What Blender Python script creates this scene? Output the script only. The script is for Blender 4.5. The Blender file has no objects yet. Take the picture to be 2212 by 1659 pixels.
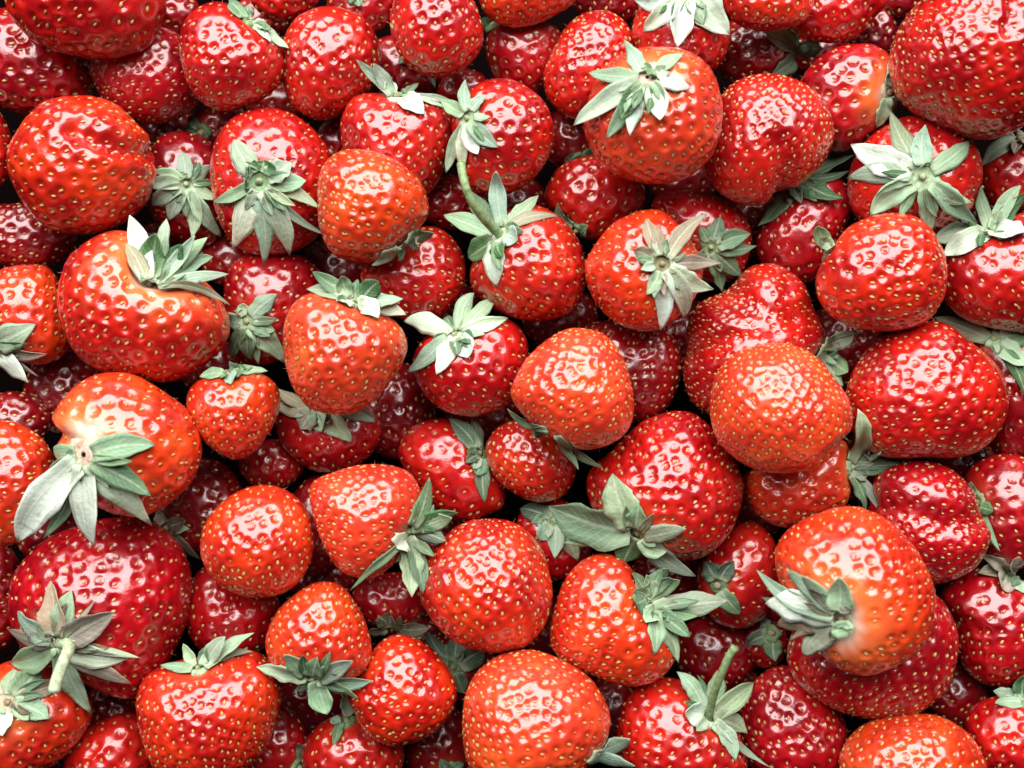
import bpy, math, random
import numpy as np

# ------------------------------------------------------------------ camera, world, light, exposure
S = 0.00013            # metres for one unit of the survey grid (the frame is 2212 x 1659 units)
D = 3000.0             # camera height over the lowest berries, in grid units
UC, VC = 1106.0, 829.5

scene = bpy.context.scene
cam_data = bpy.data.cameras.new("camera")
cam = bpy.data.objects.new("camera", cam_data)
scene.collection.objects.link(cam)
cam.location = (0, 0, D * S)
cam_data.sensor_width = 36.0
cam_data.sensor_fit = 'HORIZONTAL'
cam_data.lens = 18.0 * D / UC
cam_data.clip_start = 0.01
cam_data.clip_end = 50.0
cam_data.dof.use_dof = True
cam_data.dof.focus_distance = (D - 250.0) * S
cam_data.dof.aperture_fstop = 10.0
scene.camera = cam

# soft daylight from one broad opening beyond the upper edge of the picture, dim surroundings
world = bpy.data.worlds.new("World")
scene.world = world
world.use_nodes = True
bgn = world.node_tree.nodes["Background"]
bgn.inputs["Color"].default_value = (0.80, 0.85, 1.0, 1.0)
bgn.inputs["Strength"].default_value = 0.025

def area_lamp(name, elev, az, dist, sx, sy, watts, color):
    d = bpy.data.lights.new(name, 'AREA')
    d.shape = 'RECTANGLE'
    d.size, d.size_y = sx, sy
    d.energy = watts
    d.color = color
    o = bpy.data.objects.new(name, d)
    scene.collection.objects.link(o)
    e, a = math.radians(elev), math.radians(az)          # azimuth from +Y towards -X
    o.location = (-math.sin(a) * math.cos(e) * dist, math.cos(a) * math.cos(e) * dist, math.sin(e) * dist)
    o.rotation_euler = (-(math.pi / 2 - e), 0, a)
    return o
area_lamp("window_light", 49, 6, 1.5, 2.5, 1.5, 156.0, (1.0, 0.985, 0.965))

vs = scene.view_settings
vs.view_transform = 'Standard'
vs.look = 'None'
vs.exposure = -0.62
vs.gamma = 1.0
vs.use_curve_mapping = False
scene.cycles.max_bounces = 6
scene.cycles.diffuse_bounces = 3
scene.cycles.glossy_bounces = 3
scene.cycles.transmission_bounces = 2
scene.cycles.use_denoising = True

rng = np.random.default_rng(7)

# ------------------------------------------------------------------ materials
def new_mat(name):
    m = bpy.data.materials.new(name)
    m.use_nodes = True
    nt = m.node_tree
    return m, nt, nt.nodes["Principled BSDF"], nt.nodes["Material Output"]

def node(nt, kind, **kw):
    n = nt.nodes.new(kind)
    for k, v in kw.items():
        setattr(n, k, v)
    return n

def mixc(nt, fac, a, b, blend='MIX'):
    n = nt.nodes.new("ShaderNodeMix")
    n.data_type = 'RGBA'
    n.blend_type = blend
    for sock, val in ((n.inputs[0], fac), (n.inputs[6], a), (n.inputs[7], b)):
        if hasattr(val, "is_output"):
            nt.links.new(val, sock)
        else:
            sock.default_value = val if not isinstance(val, tuple) else (*val, 1.0)[:4]
    return n.outputs[2]

def ramp(nt, inp, p0, p1, v0=0.0, v1=1.0):
    n = nt.nodes.new("ShaderNodeMapRange")
    n.interpolation_type = 'SMOOTHSTEP'
    nt.links.new(inp, n.inputs[0])
    n.inputs[1].default_value, n.inputs[2].default_value = p0, p1
    n.inputs[3].default_value, n.inputs[4].default_value = v0, v1
    return n.outputs[0]

def noise(nt, vec, scale, detail=3.0, rough=0.5):
    n = nt.nodes.new("ShaderNodeTexNoise")
    n.inputs["Scale"].default_value = scale
    n.inputs["Detail"].default_value = detail
    n.inputs["Roughness"].default_value = rough
    if vec is not None:
        nt.links.new(vec, n.inputs["Vector"])
    return n.outputs[0]

def flesh_material():
    m, nt, b, out = new_mat("strawberry_flesh")
    oi = node(nt, "ShaderNodeObjectInfo")
    tc = node(nt, "ShaderNodeTexCoord")
    add = node(nt, "ShaderNodeVectorMath", operation='ADD')
    scl = node(nt, "ShaderNodeVectorMath", operation='SCALE')
    nt.links.new(oi.outputs["Random"], scl.inputs[0]); scl.inputs[3].default_value = 7.0
    nt.links.new(tc.outputs["Object"], add.inputs[0]); nt.links.new(scl.outputs[0], add.inputs[1])
    v = add.outputs[0]
    big = noise(nt, v, 95.0, 2.0)
    med = noise(nt, v, 420.0, 4.0, 0.6)
    at = node(nt, "ShaderNodeAttribute", attribute_name="pale")
    deep = mixc(nt, 1.0, oi.outputs["Color"], (0.60, 0.16, 0.9), 'MULTIPLY')
    bl = node(nt, "ShaderNodeMath", operation='MULTIPLY')
    nt.links.new(ramp(nt, big, 0.43, 0.63, 0.0, 0.9), bl.inputs[0]); nt.links.new(oi.outputs["Alpha"], bl.inputs[1])
    col = mixc(nt, bl.outputs[0], oi.outputs["Color"], deep)
    warm = mixc(nt, 1.0, oi.outputs["Color"], (1.12, 1.9, 1.3), 'MULTIPLY')
    col = mixc(nt, ramp(nt, big, 0.47, 0.30, 0.0, 0.6), col, warm)
    col = mixc(nt, ramp(nt, med, 0.45, 0.75, 0.0, 0.28), col, deep)
    orange = mixc(nt, ramp(nt, at.outputs["Fac"], 0.0, 0.55), col, (0.82, 0.15, 0.035))
    col = mixc(nt, ramp(nt, at.outputs["Fac"], 0.5, 1.0), orange, (0.88, 0.74, 0.58))
    nt.links.new(col, b.inputs["Base Color"])
    b.inputs["Roughness"].default_value = 0.30
    nt.links.new(ramp(nt, med, 0.3, 0.7, 0.30, 0.46), b.inputs["Roughness"])
    b.inputs["IOR"].default_value = 1.5
    b.inputs["Specular IOR Level"].default_value = 0.3
    b.inputs["Coat Weight"].default_value = 1.0
    wet = noise(nt, v, 230.0, 3.0, 0.6)
    nt.links.new(ramp(nt, wet, 0.36, 0.64, 0.095, 0.25), b.inputs["Coat Roughness"])
    b.inputs["Coat IOR"].default_value = 1.7
    b.inputs["Subsurface Weight"].default_value = 0.2
    b.inputs["Subsurface Radius"].default_value = (1.0, 0.25, 0.1)
    b.inputs["Subsurface Scale"].default_value = 0.0025
    bump = node(nt, "ShaderNodeBump")
    bump.inputs["Strength"].default_value = 0.22
    bump.inputs["Distance"].default_value = 0.0006
    n1 = noise(nt, v, 520.0, 3.0, 0.55)
    nt.links.new(n1, bump.inputs["Height"])
    bump2 = node(nt, "ShaderNodeBump")
    bump2.inputs["Strength"].default_value = 0.16
    bump2.inputs["Distance"].default_value = 0.0002
    n2 = noise(nt, v, 1800.0, 2.0, 0.5)
    nt.links.new(n2, bump2.inputs["Height"])
    nt.links.new(bump.outputs[0], bump2.inputs["Normal"])
    nt.links.new(bump2.outputs[0], b.inputs["Normal"])
    nt.links.new(bump2.outputs[0], b.inputs["Coat Normal"])
    return m

def seed_material():
    m, nt, b, out = new_mat("strawberry_seed")
    g = node(nt, "ShaderNodeTexCoord")
    at = node(nt, "ShaderNodeAttribute", attribute_name="tint")
    col = mixc(nt, at.outputs["Fac"], (0.52, 0.32, 0.11), (0.38, 0.13, 0.04))
    n2 = noise(nt, g.outputs["Object"], 150.0, 1.0)
    col = mixc(nt, ramp(nt, n2, 0.58, 0.72, 0.0, 0.6), col, (0.33, 0.14, 0.04))
    nt.links.new(col, b.inputs["Base Color"])
    b.inputs["Roughness"].default_value = 0.4
    return m

def sepal_material():
    m, nt, b, out = new_mat("strawberry_sepal")
    oi = node(nt, "ShaderNodeObjectInfo")
    uv = node(nt, "ShaderNodeUVMap", uv_map="UVMap")
    tc = node(nt, "ShaderNodeTexCoord")
    blot = noise(nt, tc.outputs["Object"], 230.0, 4.0, 0.65)
    fine = noise(nt, tc.outputs["Object"], 900.0, 3.0, 0.6)
    mp = node(nt, "ShaderNodeMapping")
    mp.inputs["Scale"].default_value = (9.0, 1.2, 1.0)
    nt.links.new(uv.outputs[0], mp.inputs[0])
    streak = noise(nt, mp.outputs[0], 1.0, 3.0, 0.6)
    sep = node(nt, "ShaderNodeSeparateXYZ")
    nt.links.new(uv.outputs[0], sep.inputs[0])
    # slanting side veins: wave of (v - |u|*0.5)
    ab = node(nt, "ShaderNodeMath", operation='SUBTRACT'); nt.links.new(sep.outputs[0], ab.inputs[0]); ab.inputs[1].default_value = 0.5
    ab2 = node(nt, "ShaderNodeMath", operation='ABSOLUTE'); nt.links.new(ab.outputs[0], ab2.inputs[0])
    ml = node(nt, "ShaderNodeMath", operation='MULTIPLY_ADD'); nt.links.new(ab2.outputs[0], ml.inputs[0]); ml.inputs[1].default_value = -0.55
    nt.links.new(sep.outputs[1], ml.inputs[2])
    m2 = node(nt, "ShaderNodeMath", operation='MULTIPLY'); nt.links.new(ml.outputs[0], m2.inputs[0]); m2.inputs[1].default_value = 52.0
    sn = node(nt, "ShaderNodeMath", operation='SINE'); nt.links.new(m2.outputs[0], sn.inputs[0])
    midrib = ramp(nt, ab2.outputs[0], 0.0, 0.09, 1.0, 0.0)
    vein = ramp(nt, sn.outputs[0], 0.7, 1.0, 0.0, 0.35)
    base = oi.outputs["Color"]
    dark = mixc(nt, 1.0, base, (0.62, 0.70, 0.60), 'MULTIPLY')
    col = mixc(nt, ramp(nt, streak, 0.42, 0.7, 0.0, 0.8), base, dark)
    lite = mixc(nt, 0.4, base, (0.62, 0.70, 0.55))
    col = mixc(nt, vein, col, lite)
    col = mixc(nt, midrib, col, lite)
    col = mixc(nt, ramp(nt, blot, 0.58, 0.72, 0.0, 0.55), col, (0.22, 0.14, 0.10))
    col = mixc(nt, ramp(nt, fine, 0.4, 0.7, 0.0, 0.25), col, dark)
    col = mixc(nt, ramp(nt, sep.outputs[1], 0.30, 0.0, 0.0, 0.55), col, (0.42, 0.52, 0.33))
    nt.links.new(col, b.inputs["Base Color"])
    b.inputs["Roughness"].default_value = 0.55
    b.inputs["Specular IOR Level"].default_value = 0.35
    bump = node(nt, "ShaderNodeBump")
    bump.inputs["Strength"].default_value = 0.7
    bump.inputs["Distance"].default_value = 0.0003
    h = node(nt, "ShaderNodeMath", operation='ADD')
    nt.links.new(fine, h.inputs[0]); nt.links.new(streak, h.inputs[1])
    nt.links.new(h.outputs[0], bump.inputs["Height"])
    nt.links.new(bump.outputs[0], b.inputs["Normal"])
    tr = node(nt, "ShaderNodeBsdfTranslucent")
    nt.links.new(col, tr.inputs[0])
    mx = node(nt, "ShaderNodeMixShader"); mx.inputs[0].default_value = 0.18
    nt.links.new(b.outputs[0], mx.inputs[1]); nt.links.new(tr.outputs[0], mx.inputs[2])
    nt.links.new(mx.outputs[0], out.inputs[0])
    return m

def calyx_material():
    m, nt, b, out = new_mat("strawberry_calyx")
    oi = node(nt, "ShaderNodeObjectInfo")
    tc = node(nt, "ShaderNodeTexCoord")
    n = noise(nt, tc.outputs["Object"], 600.0, 4.0, 0.65)
    dark = mixc(nt, 1.0, oi.outputs["Color"], (0.55, 0.5, 0.42), 'MULTIPLY')
    col = mixc(nt, ramp(nt, n, 0.42, 0.66), oi.outputs["Color"], dark)
    nt.links.new(col, b.inputs["Base Color"])
    b.inputs["Roughness"].default_value = 0.6
    bump = node(nt, "ShaderNodeBump")
    bump.inputs["Strength"].default_value = 0.8
    bump.inputs["Distance"].default_value = 0.0004
    nt.links.new(n, bump.inputs["Height"])
    nt.links.new(bump.outputs[0], b.inputs["Normal"])
    return m

def floor_material():
    m, nt, b, out = new_mat("gap_shade_floor")
    tc = node(nt, "ShaderNodeTexCoord")
    n = noise(nt, tc.outputs["Object"], 120.0, 4.0)
    col = mixc(nt, n, (0.0015, 0.0006, 0.0006), (0.003, 0.001, 0.001))  # near-black base colour stands in for the deep shade in the gaps
    nt.links.new(col, b.inputs["Base Color"])
    b.inputs["Roughness"].default_value = 0.9
    b.inputs["Specular IOR Level"].default_value = 0.02
    return m

def hair_material():
    m, nt, b, out = new_mat("strawberry_hair")
    b.inputs["Base Color"].default_value = (0.50, 0.16, 0.08, 1)
    b.inputs["Roughness"].default_value = 0.4
    return m

M_FLESH, M_SEED, M_SEPAL, M_CALYX, M_FLOOR, M_HAIR = flesh_material(), seed_material(), sepal_material(), calyx_material(), floor_material(), hair_material()

# ------------------------------------------------------------------ survey of the berries
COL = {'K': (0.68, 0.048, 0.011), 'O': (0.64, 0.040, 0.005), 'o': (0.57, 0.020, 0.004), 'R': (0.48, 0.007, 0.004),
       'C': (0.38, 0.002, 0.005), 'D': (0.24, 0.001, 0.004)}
TONE = {'P': (0.66, 0.76, 0.63), 'p': (0.37, 0.50, 0.34), 'G': (0.08, 0.19, 0.07), 'g': (0.18, 0.29, 0.16),
        'B': (0.40, 0.31, 0.24), 'b': (0.25, 0.20, 0.13), 'd': (0.11, 0.17, 0.10)}
BERRIES = []
def B(rank, col, outline, label, cal=None, sep=(), tone='p', ax=None, **kw):
    """outline: grid points, or an ellipse (cu, cv, a, b[, degrees]); cal: calyx point; sep: (u, v, width[, tone[, lift]])"""
    if not isinstance(outline[0], tuple):
        cu, cv, a, b = outline[:4]
        rot = math.radians(outline[4]) if len(outline) > 4 else 0.0
        pts = []
        for k in range(20):
            t = k / 20 * 2 * math.pi
            w = 1 + 0.03 * math.sin(3 * t + cu) + 0.02 * math.sin(2 * t + cv)
            x, y = a * w * math.cos(t), b * w * math.sin(t)
            pts.append((cu + x * math.cos(rot) - y * math.sin(rot), cv + x * math.sin(rot) + y * math.cos(rot)))
        outline = pts
    d = dict(rank=rank, col=col, outline=np.array(outline, float), label=label, cal=cal, sep=sep, tone=tone, ax=ax)
    d.update(kw)
    BERRIES.append(d)

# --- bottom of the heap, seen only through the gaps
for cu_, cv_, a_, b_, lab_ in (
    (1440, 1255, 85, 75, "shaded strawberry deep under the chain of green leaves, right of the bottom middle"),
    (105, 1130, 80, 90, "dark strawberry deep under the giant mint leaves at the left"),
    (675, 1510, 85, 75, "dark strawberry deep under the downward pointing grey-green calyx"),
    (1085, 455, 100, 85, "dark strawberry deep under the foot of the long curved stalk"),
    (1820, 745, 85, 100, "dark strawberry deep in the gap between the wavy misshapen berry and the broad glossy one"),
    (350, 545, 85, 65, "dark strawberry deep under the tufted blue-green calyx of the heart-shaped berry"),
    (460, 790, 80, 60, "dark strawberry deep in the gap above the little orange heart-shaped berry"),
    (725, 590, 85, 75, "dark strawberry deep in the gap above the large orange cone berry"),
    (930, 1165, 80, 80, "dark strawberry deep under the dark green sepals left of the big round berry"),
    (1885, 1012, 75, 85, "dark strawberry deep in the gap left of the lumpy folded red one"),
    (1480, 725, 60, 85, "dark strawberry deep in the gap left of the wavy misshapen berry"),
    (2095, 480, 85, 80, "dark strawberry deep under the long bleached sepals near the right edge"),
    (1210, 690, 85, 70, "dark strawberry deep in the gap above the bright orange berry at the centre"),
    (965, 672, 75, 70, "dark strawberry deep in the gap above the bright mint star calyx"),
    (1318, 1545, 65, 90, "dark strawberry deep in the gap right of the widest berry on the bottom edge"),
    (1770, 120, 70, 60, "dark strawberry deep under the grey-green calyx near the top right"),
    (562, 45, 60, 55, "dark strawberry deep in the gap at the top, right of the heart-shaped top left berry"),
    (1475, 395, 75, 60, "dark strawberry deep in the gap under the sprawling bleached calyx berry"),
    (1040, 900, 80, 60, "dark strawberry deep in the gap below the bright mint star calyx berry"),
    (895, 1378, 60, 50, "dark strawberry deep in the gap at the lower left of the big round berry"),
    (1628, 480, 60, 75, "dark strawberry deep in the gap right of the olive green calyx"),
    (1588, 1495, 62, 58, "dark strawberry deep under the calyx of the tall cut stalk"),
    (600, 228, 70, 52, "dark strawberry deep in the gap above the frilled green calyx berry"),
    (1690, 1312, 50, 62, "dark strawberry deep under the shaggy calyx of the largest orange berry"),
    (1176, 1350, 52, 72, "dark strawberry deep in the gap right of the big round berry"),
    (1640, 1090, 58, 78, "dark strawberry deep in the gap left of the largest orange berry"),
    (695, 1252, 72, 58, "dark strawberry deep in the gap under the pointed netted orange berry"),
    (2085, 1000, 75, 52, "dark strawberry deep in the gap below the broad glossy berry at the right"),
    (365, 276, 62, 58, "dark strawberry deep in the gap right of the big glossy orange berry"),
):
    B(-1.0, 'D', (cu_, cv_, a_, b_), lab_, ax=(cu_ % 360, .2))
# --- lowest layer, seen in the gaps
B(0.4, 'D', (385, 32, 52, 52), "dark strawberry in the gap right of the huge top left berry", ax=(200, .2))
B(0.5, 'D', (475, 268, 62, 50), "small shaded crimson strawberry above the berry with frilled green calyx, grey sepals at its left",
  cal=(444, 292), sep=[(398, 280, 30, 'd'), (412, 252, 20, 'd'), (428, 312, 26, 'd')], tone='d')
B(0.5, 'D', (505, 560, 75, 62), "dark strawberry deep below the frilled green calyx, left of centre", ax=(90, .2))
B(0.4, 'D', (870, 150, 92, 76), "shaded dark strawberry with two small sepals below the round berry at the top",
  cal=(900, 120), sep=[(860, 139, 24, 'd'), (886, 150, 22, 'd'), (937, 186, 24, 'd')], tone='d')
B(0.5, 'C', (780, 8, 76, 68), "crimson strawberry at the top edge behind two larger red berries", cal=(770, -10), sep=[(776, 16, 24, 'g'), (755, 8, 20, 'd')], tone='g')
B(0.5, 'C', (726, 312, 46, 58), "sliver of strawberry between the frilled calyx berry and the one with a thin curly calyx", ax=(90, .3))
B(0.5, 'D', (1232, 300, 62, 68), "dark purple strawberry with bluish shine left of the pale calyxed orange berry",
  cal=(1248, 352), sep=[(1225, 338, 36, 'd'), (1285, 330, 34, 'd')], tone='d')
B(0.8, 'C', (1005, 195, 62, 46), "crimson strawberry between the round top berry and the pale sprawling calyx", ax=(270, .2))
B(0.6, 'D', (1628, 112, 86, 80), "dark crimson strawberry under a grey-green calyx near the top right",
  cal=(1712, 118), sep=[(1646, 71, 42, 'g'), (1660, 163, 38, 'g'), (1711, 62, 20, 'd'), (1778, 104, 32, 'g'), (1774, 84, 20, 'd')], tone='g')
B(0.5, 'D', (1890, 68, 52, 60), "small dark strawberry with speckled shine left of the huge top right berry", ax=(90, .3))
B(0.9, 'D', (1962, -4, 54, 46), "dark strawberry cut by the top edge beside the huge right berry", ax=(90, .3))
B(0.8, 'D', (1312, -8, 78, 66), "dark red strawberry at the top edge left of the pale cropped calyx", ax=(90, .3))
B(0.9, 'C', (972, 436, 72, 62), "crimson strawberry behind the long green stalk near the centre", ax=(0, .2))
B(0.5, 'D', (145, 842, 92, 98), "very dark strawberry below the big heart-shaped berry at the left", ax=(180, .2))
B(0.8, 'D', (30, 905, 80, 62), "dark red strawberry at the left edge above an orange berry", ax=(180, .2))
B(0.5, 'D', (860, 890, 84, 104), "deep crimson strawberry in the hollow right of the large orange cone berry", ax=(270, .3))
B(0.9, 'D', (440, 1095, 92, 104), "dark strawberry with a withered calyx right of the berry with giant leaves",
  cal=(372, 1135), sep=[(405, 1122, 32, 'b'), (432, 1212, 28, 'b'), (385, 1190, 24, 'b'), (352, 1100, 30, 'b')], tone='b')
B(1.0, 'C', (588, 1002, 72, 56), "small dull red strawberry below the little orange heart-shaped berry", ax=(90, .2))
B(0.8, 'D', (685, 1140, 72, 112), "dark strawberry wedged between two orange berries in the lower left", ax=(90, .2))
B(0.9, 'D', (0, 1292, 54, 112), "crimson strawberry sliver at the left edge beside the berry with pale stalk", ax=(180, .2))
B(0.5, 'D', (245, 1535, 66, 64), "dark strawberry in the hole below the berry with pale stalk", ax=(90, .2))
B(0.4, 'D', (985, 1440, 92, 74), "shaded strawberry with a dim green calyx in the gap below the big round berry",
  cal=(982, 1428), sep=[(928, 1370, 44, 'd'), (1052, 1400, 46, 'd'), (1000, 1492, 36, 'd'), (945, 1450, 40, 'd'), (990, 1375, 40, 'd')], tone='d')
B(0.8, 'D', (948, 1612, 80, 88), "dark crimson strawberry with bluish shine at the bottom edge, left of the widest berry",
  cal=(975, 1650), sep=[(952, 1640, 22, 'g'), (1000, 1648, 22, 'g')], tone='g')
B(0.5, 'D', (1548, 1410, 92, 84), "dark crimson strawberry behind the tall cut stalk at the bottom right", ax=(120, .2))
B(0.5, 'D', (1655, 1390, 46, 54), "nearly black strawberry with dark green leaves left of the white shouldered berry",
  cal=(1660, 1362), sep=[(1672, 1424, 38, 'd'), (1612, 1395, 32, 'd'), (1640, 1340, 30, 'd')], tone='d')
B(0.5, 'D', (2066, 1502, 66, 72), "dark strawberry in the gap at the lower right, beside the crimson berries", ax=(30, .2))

# --- middle layer
B(1.2, 'R', (612, -18, 78, 64), "dark red strawberry cut by the top edge, left of centre", ax=(90, .2))
B(1.2, 'C', [(-70,60),(-20,20),(60,30),(130,60),(190,130),(203,190),(172,232),(100,247),(30,242),(-40,200)],
  "crimson strawberry at the left edge under the huge top left berry", ax=(180, .3), sp=33)
B(1.3, 'C', [(191,149),(208,194),(236,243),(278,264),(330,270),(382,257),(425,225),(432,150),(400,85),(340,58),(270,75),(207,115)],
  "shaded conical strawberry with netted skin pointing left near the top left", ax=(15, .1), sp=23)
B(1.3, 'D', (48, 510, 118, 74), "crimson strawberry at the left edge below the big glossy orange berry", ax=(200, .2))
B(1.2, 'D', [(345,295),(400,283),(450,300),(482,350),(492,420),(485,490),(450,532),(400,524),(345,492),(318,430),(322,350)],
  "dark strawberry with a flat open star calyx beside the big glossy orange berry",
  cal=(422, 410), sep=[(320,403,30),(340,373,30),(389,326,30),(325,448,30),(365,476,32),(420,505,34),(476,509,30),(457,361,26),(470,430,24)], tone='p')
B(1.6, 'R', [(-80,240),(-20,225),(12,265),(22,320),(18,370),(0,402),(-60,410)], "red strawberry sliver cut by the left edge beside the big glossy orange berry", ax=(180, .2))
B(1.2, 'C', [(1048,90),(1062,55),(1120,42),(1180,48),(1215,80),(1207,140),(1182,182),(1140,206),(1090,190),(1058,150)],
  "crimson strawberry below the orange one on the top edge, centre", cal=(1058, 50), sep=[(1046, 38, 22, 'g'), (1075, 30, 20, 'g')], tone='g')
B(1.4, 'C', [(1632,530),(1650,478),(1690,420),(1740,385),(1790,372),(1830,400),(1840,450),(1826,490),(1795,540),(1772,590),(1740,613),(1690,606),(1650,577)],
  "crimson strawberry with dark blue-green sepals below the big netted red berry",
  cal=(1715, 400), sep=[(1641,493,38,'g'),(1731,439,24,'g'),(1811,434,50,'G'),(1843,345,32,'g'),(1828,378,26,'d')], tone='g')
B(1.6, 'R', [(2115,380),(2130,330),(2165,305),(2215,295),(2265,320),(2280,380),(2250,440),(2190,457),(2140,437)],
  "orange-red strawberry at the right edge with a withered brown calyx", cal=(2190, 306),
  sep=[(2122,358,32,'p'),(2160,293,22,'p'),(2225,292,46,'B'),(2235,330,40,'B')], tone='B')
B(1.6, 'C', [(1405,440),(1440,415),(1500,412),(1560,428),(1605,463),(1622,510),(1614,562),(1590,600),(1540,612),(1480,582),(1430,520)],
  "dark red strawberry with olive green calyx behind the berry with dry brown calyx",
  cal=(1524, 542), sep=[(1555,469,36),(1608,507,36),(1618,534,28),(1597,592,36),(1512,490,22),(1558,625,32),(1500,600,30)], tone='g')
B(1.6, 'R', [(1175,417),(1200,368),(1236,344),(1290,337),(1350,358),(1390,403),(1387,452),(1342,492),(1275,520),(1225,482),(1190,452)],
  "glossy red strawberry directly under the orange berry with sprawling pale calyx", cal=(1240, 510),
  sep=[(1272,486,24,'g'),(1205,440,22,'g')], ax=(250, .3), tone='g', big=1.15)
B(1.6, 'C', [(487,610),(510,565),(560,545),(620,546),(665,563),(692,600),(685,680),(645,740),(600,780),(550,790),(510,770),(490,700)],
  "crimson strawberry with a drooping green calyx between heart-shaped berry and orange cone",
  cal=(549, 698), sep=[(488,684,34,'p'),(528,655,32,'p'),(598,636,36,'p'),(594,714,32,'g'),(611,768,42,'p'),(500,778,26,'g'),(538,783,36,'g'),(560,775,30,'g')], tone='p')
B(1.6, 'C', [(597,920),(600,890),(640,862),(720,852),(790,870),(824,920),(813,965),(786,997),(740,1017),(687,1019),(646,999),(609,960)],
  "crimson strawberry with greyish tan sepals showing from under the large orange cone",
  cal=(690, 880), sep=[(600,840,28,'B'),(603,878,40,'B'),(649,928,46,'B'),(694,933,42,'p'),(760,954,42,'p'),(820,913,38,'p')], tone='B')
B(1.5, 'D', [(1250,720),(1290,690),(1350,693),(1420,703),(1460,733),(1475,780),(1466,830),(1440,880),(1390,911),(1330,902),(1270,840)],
  "dark crimson strawberry in shade right of the bright orange berry at the centre", ax=(240, .2), sp=24)
B(1.6, 'R', [(858,985),(868,945),(900,915),(960,903),(1012,922),(1052,970),(1087,1040),(1092,1092),(1060,1112),(1010,1130),(950,1110),(900,1050)],
  "wrinkled red strawberry with shaded grey sepals on its right, just below centre",
  cal=(1040, 975), sep=[(972,908,38,'d'),(1017,905,26,'d'),(1006,1000,24,'d'),(1028,1028,36,'g'),(1045,1083,28,'d')], tone='d')
B(1.4, 'C', [(1115,1130),(1150,1090),(1210,1078),(1262,1108),(1282,1160),(1267,1212),(1230,1247),(1190,1252),(1148,1222)],
  "small crimson strawberry with a grey star calyx right of the big round berry",
  cal=(1198, 1118), sep=[(1118,1099,42,'d'),(1163,1168,38,'p'),(1198,1202,36,'p'),(1247,1210,42,'p'),(1150,1130,30,'g')], tone='g')
B(1.6, 'R', [(1508,1230),(1540,1180),(1590,1135),(1632,1128),(1668,1158),(1680,1210),(1672,1290),(1647,1337),(1600,1358),(1550,1346),(1513,1300)],
  "red strawberry with dark leaves left of the white shouldered orange berry",
  cal=(1540, 1256), sep=[(1586,1212,36,'d'),(1601,1328,34,'g'),(1520,1210,40,'d')], tone='d')
B(1.6, 'D', [(2090,720),(2130,690),(2200,688),(2262,740),(2290,850),(2262,950),(2200,990),(2150,982),(2125,900),(2095,800)],
  "dark crimson strawberry at the right edge with a shaded calyx, behind the broad red berry",
  cal=(2126, 732), sep=[(2018,684,42,'b'),(2225,716,48,'g'),(2216,792,46,'p'),(2218,862,28,'G'),(2080,715,30,'g')], tone='p')
B(1.6, 'C', [(2080,1070),(2090,1020),(2130,990),(2190,980),(2250,1010),(2280,1080),(2260,1170),(2210,1222),(2160,1228),(2118,1192),(2095,1130)],
  "glossy deep red strawberry cut by the right edge below the broad red berry",
  cal=(2092, 1080), sep=[(2147,1104,28,'G'),(2098,1040,18,'g'),(2158,1184,18,'g')], tone='g')
B(1.6, 'C', [(402,1330),(413,1260),(450,1218),(500,1233),(560,1280),(602,1290),(602,1350),(572,1402),(510,1425),(450,1415),(415,1382)],
  "dark crimson strawberry between the berry with pale stalk and the round orange one", ax=(250, .2), sp=26)
B(1.6, 'C', [(757,1290),(773,1255),(820,1238),(880,1238),(917,1270),(922,1320),(892,1348),(850,1356),(800,1348),(768,1320)],
  "small shaded red strawberry tucked under the pointed netted orange berry",
  cal=(850, 1352), sep=[(840,1322,50,'b'),(912,1378,16,'g'),(926,1352,32,'b'),(790,1362,24,'b')], tone='b')
B(1.5, 'C', (592, 1610, 70, 92), "shaded red strawberry with a thin upright sepal at the bottom edge",
  cal=(650, 1648), sep=[(684,1564,16,'g'),(720,1648,26,'g'),(640,1600,16,'g')], tone='g')
B(1.8, 'R', (765, 1630, 112, 95), "red strawberry at the bottom edge with two long drooping sepals",
  cal=(752, 1545), sep=[(722,1568,26,'p'),(722,1614,18,'g'),(748,1500,26,'p')], tone='g')
B(1.8, 'R', [(138,1640),(168,1590),(218,1555),(270,1538),(312,1560),(332,1620),(332,1690),(240,1722),(158,1702)],
  "red strawberry with ringed shine at the bottom edge near the left corner", ax=(80, .2), sp=31)
B(1.8, 'C', [(2030,1290),(2070,1250),(2120,1223),(2180,1238),(2240,1280),(2272,1360),(2242,1440),(2182,1478),(2140,1481),(2090,1452),(2066,1392),(2060,1340)],
  "crimson strawberry with papery brown sepals at the right edge, lower right",
  cal=(2186, 1240), sep=[(2112,1238,34,'B'),(2157,1272,42,'B'),(2120,1206,24,'B'),(2220,1280,44,'p'),(2200,1200,30,'B')], tone='B')
B(1.8, 'C', [(1598,1560),(1618,1490),(1670,1443),(1730,1448),(1782,1488),(1822,1545),(1832,1610),(1812,1680),(1740,1722),(1660,1702),(1608,1640)],
  "dark red strawberry at the bottom edge right of the tall cut stalk", ax=(300, .25))

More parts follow.
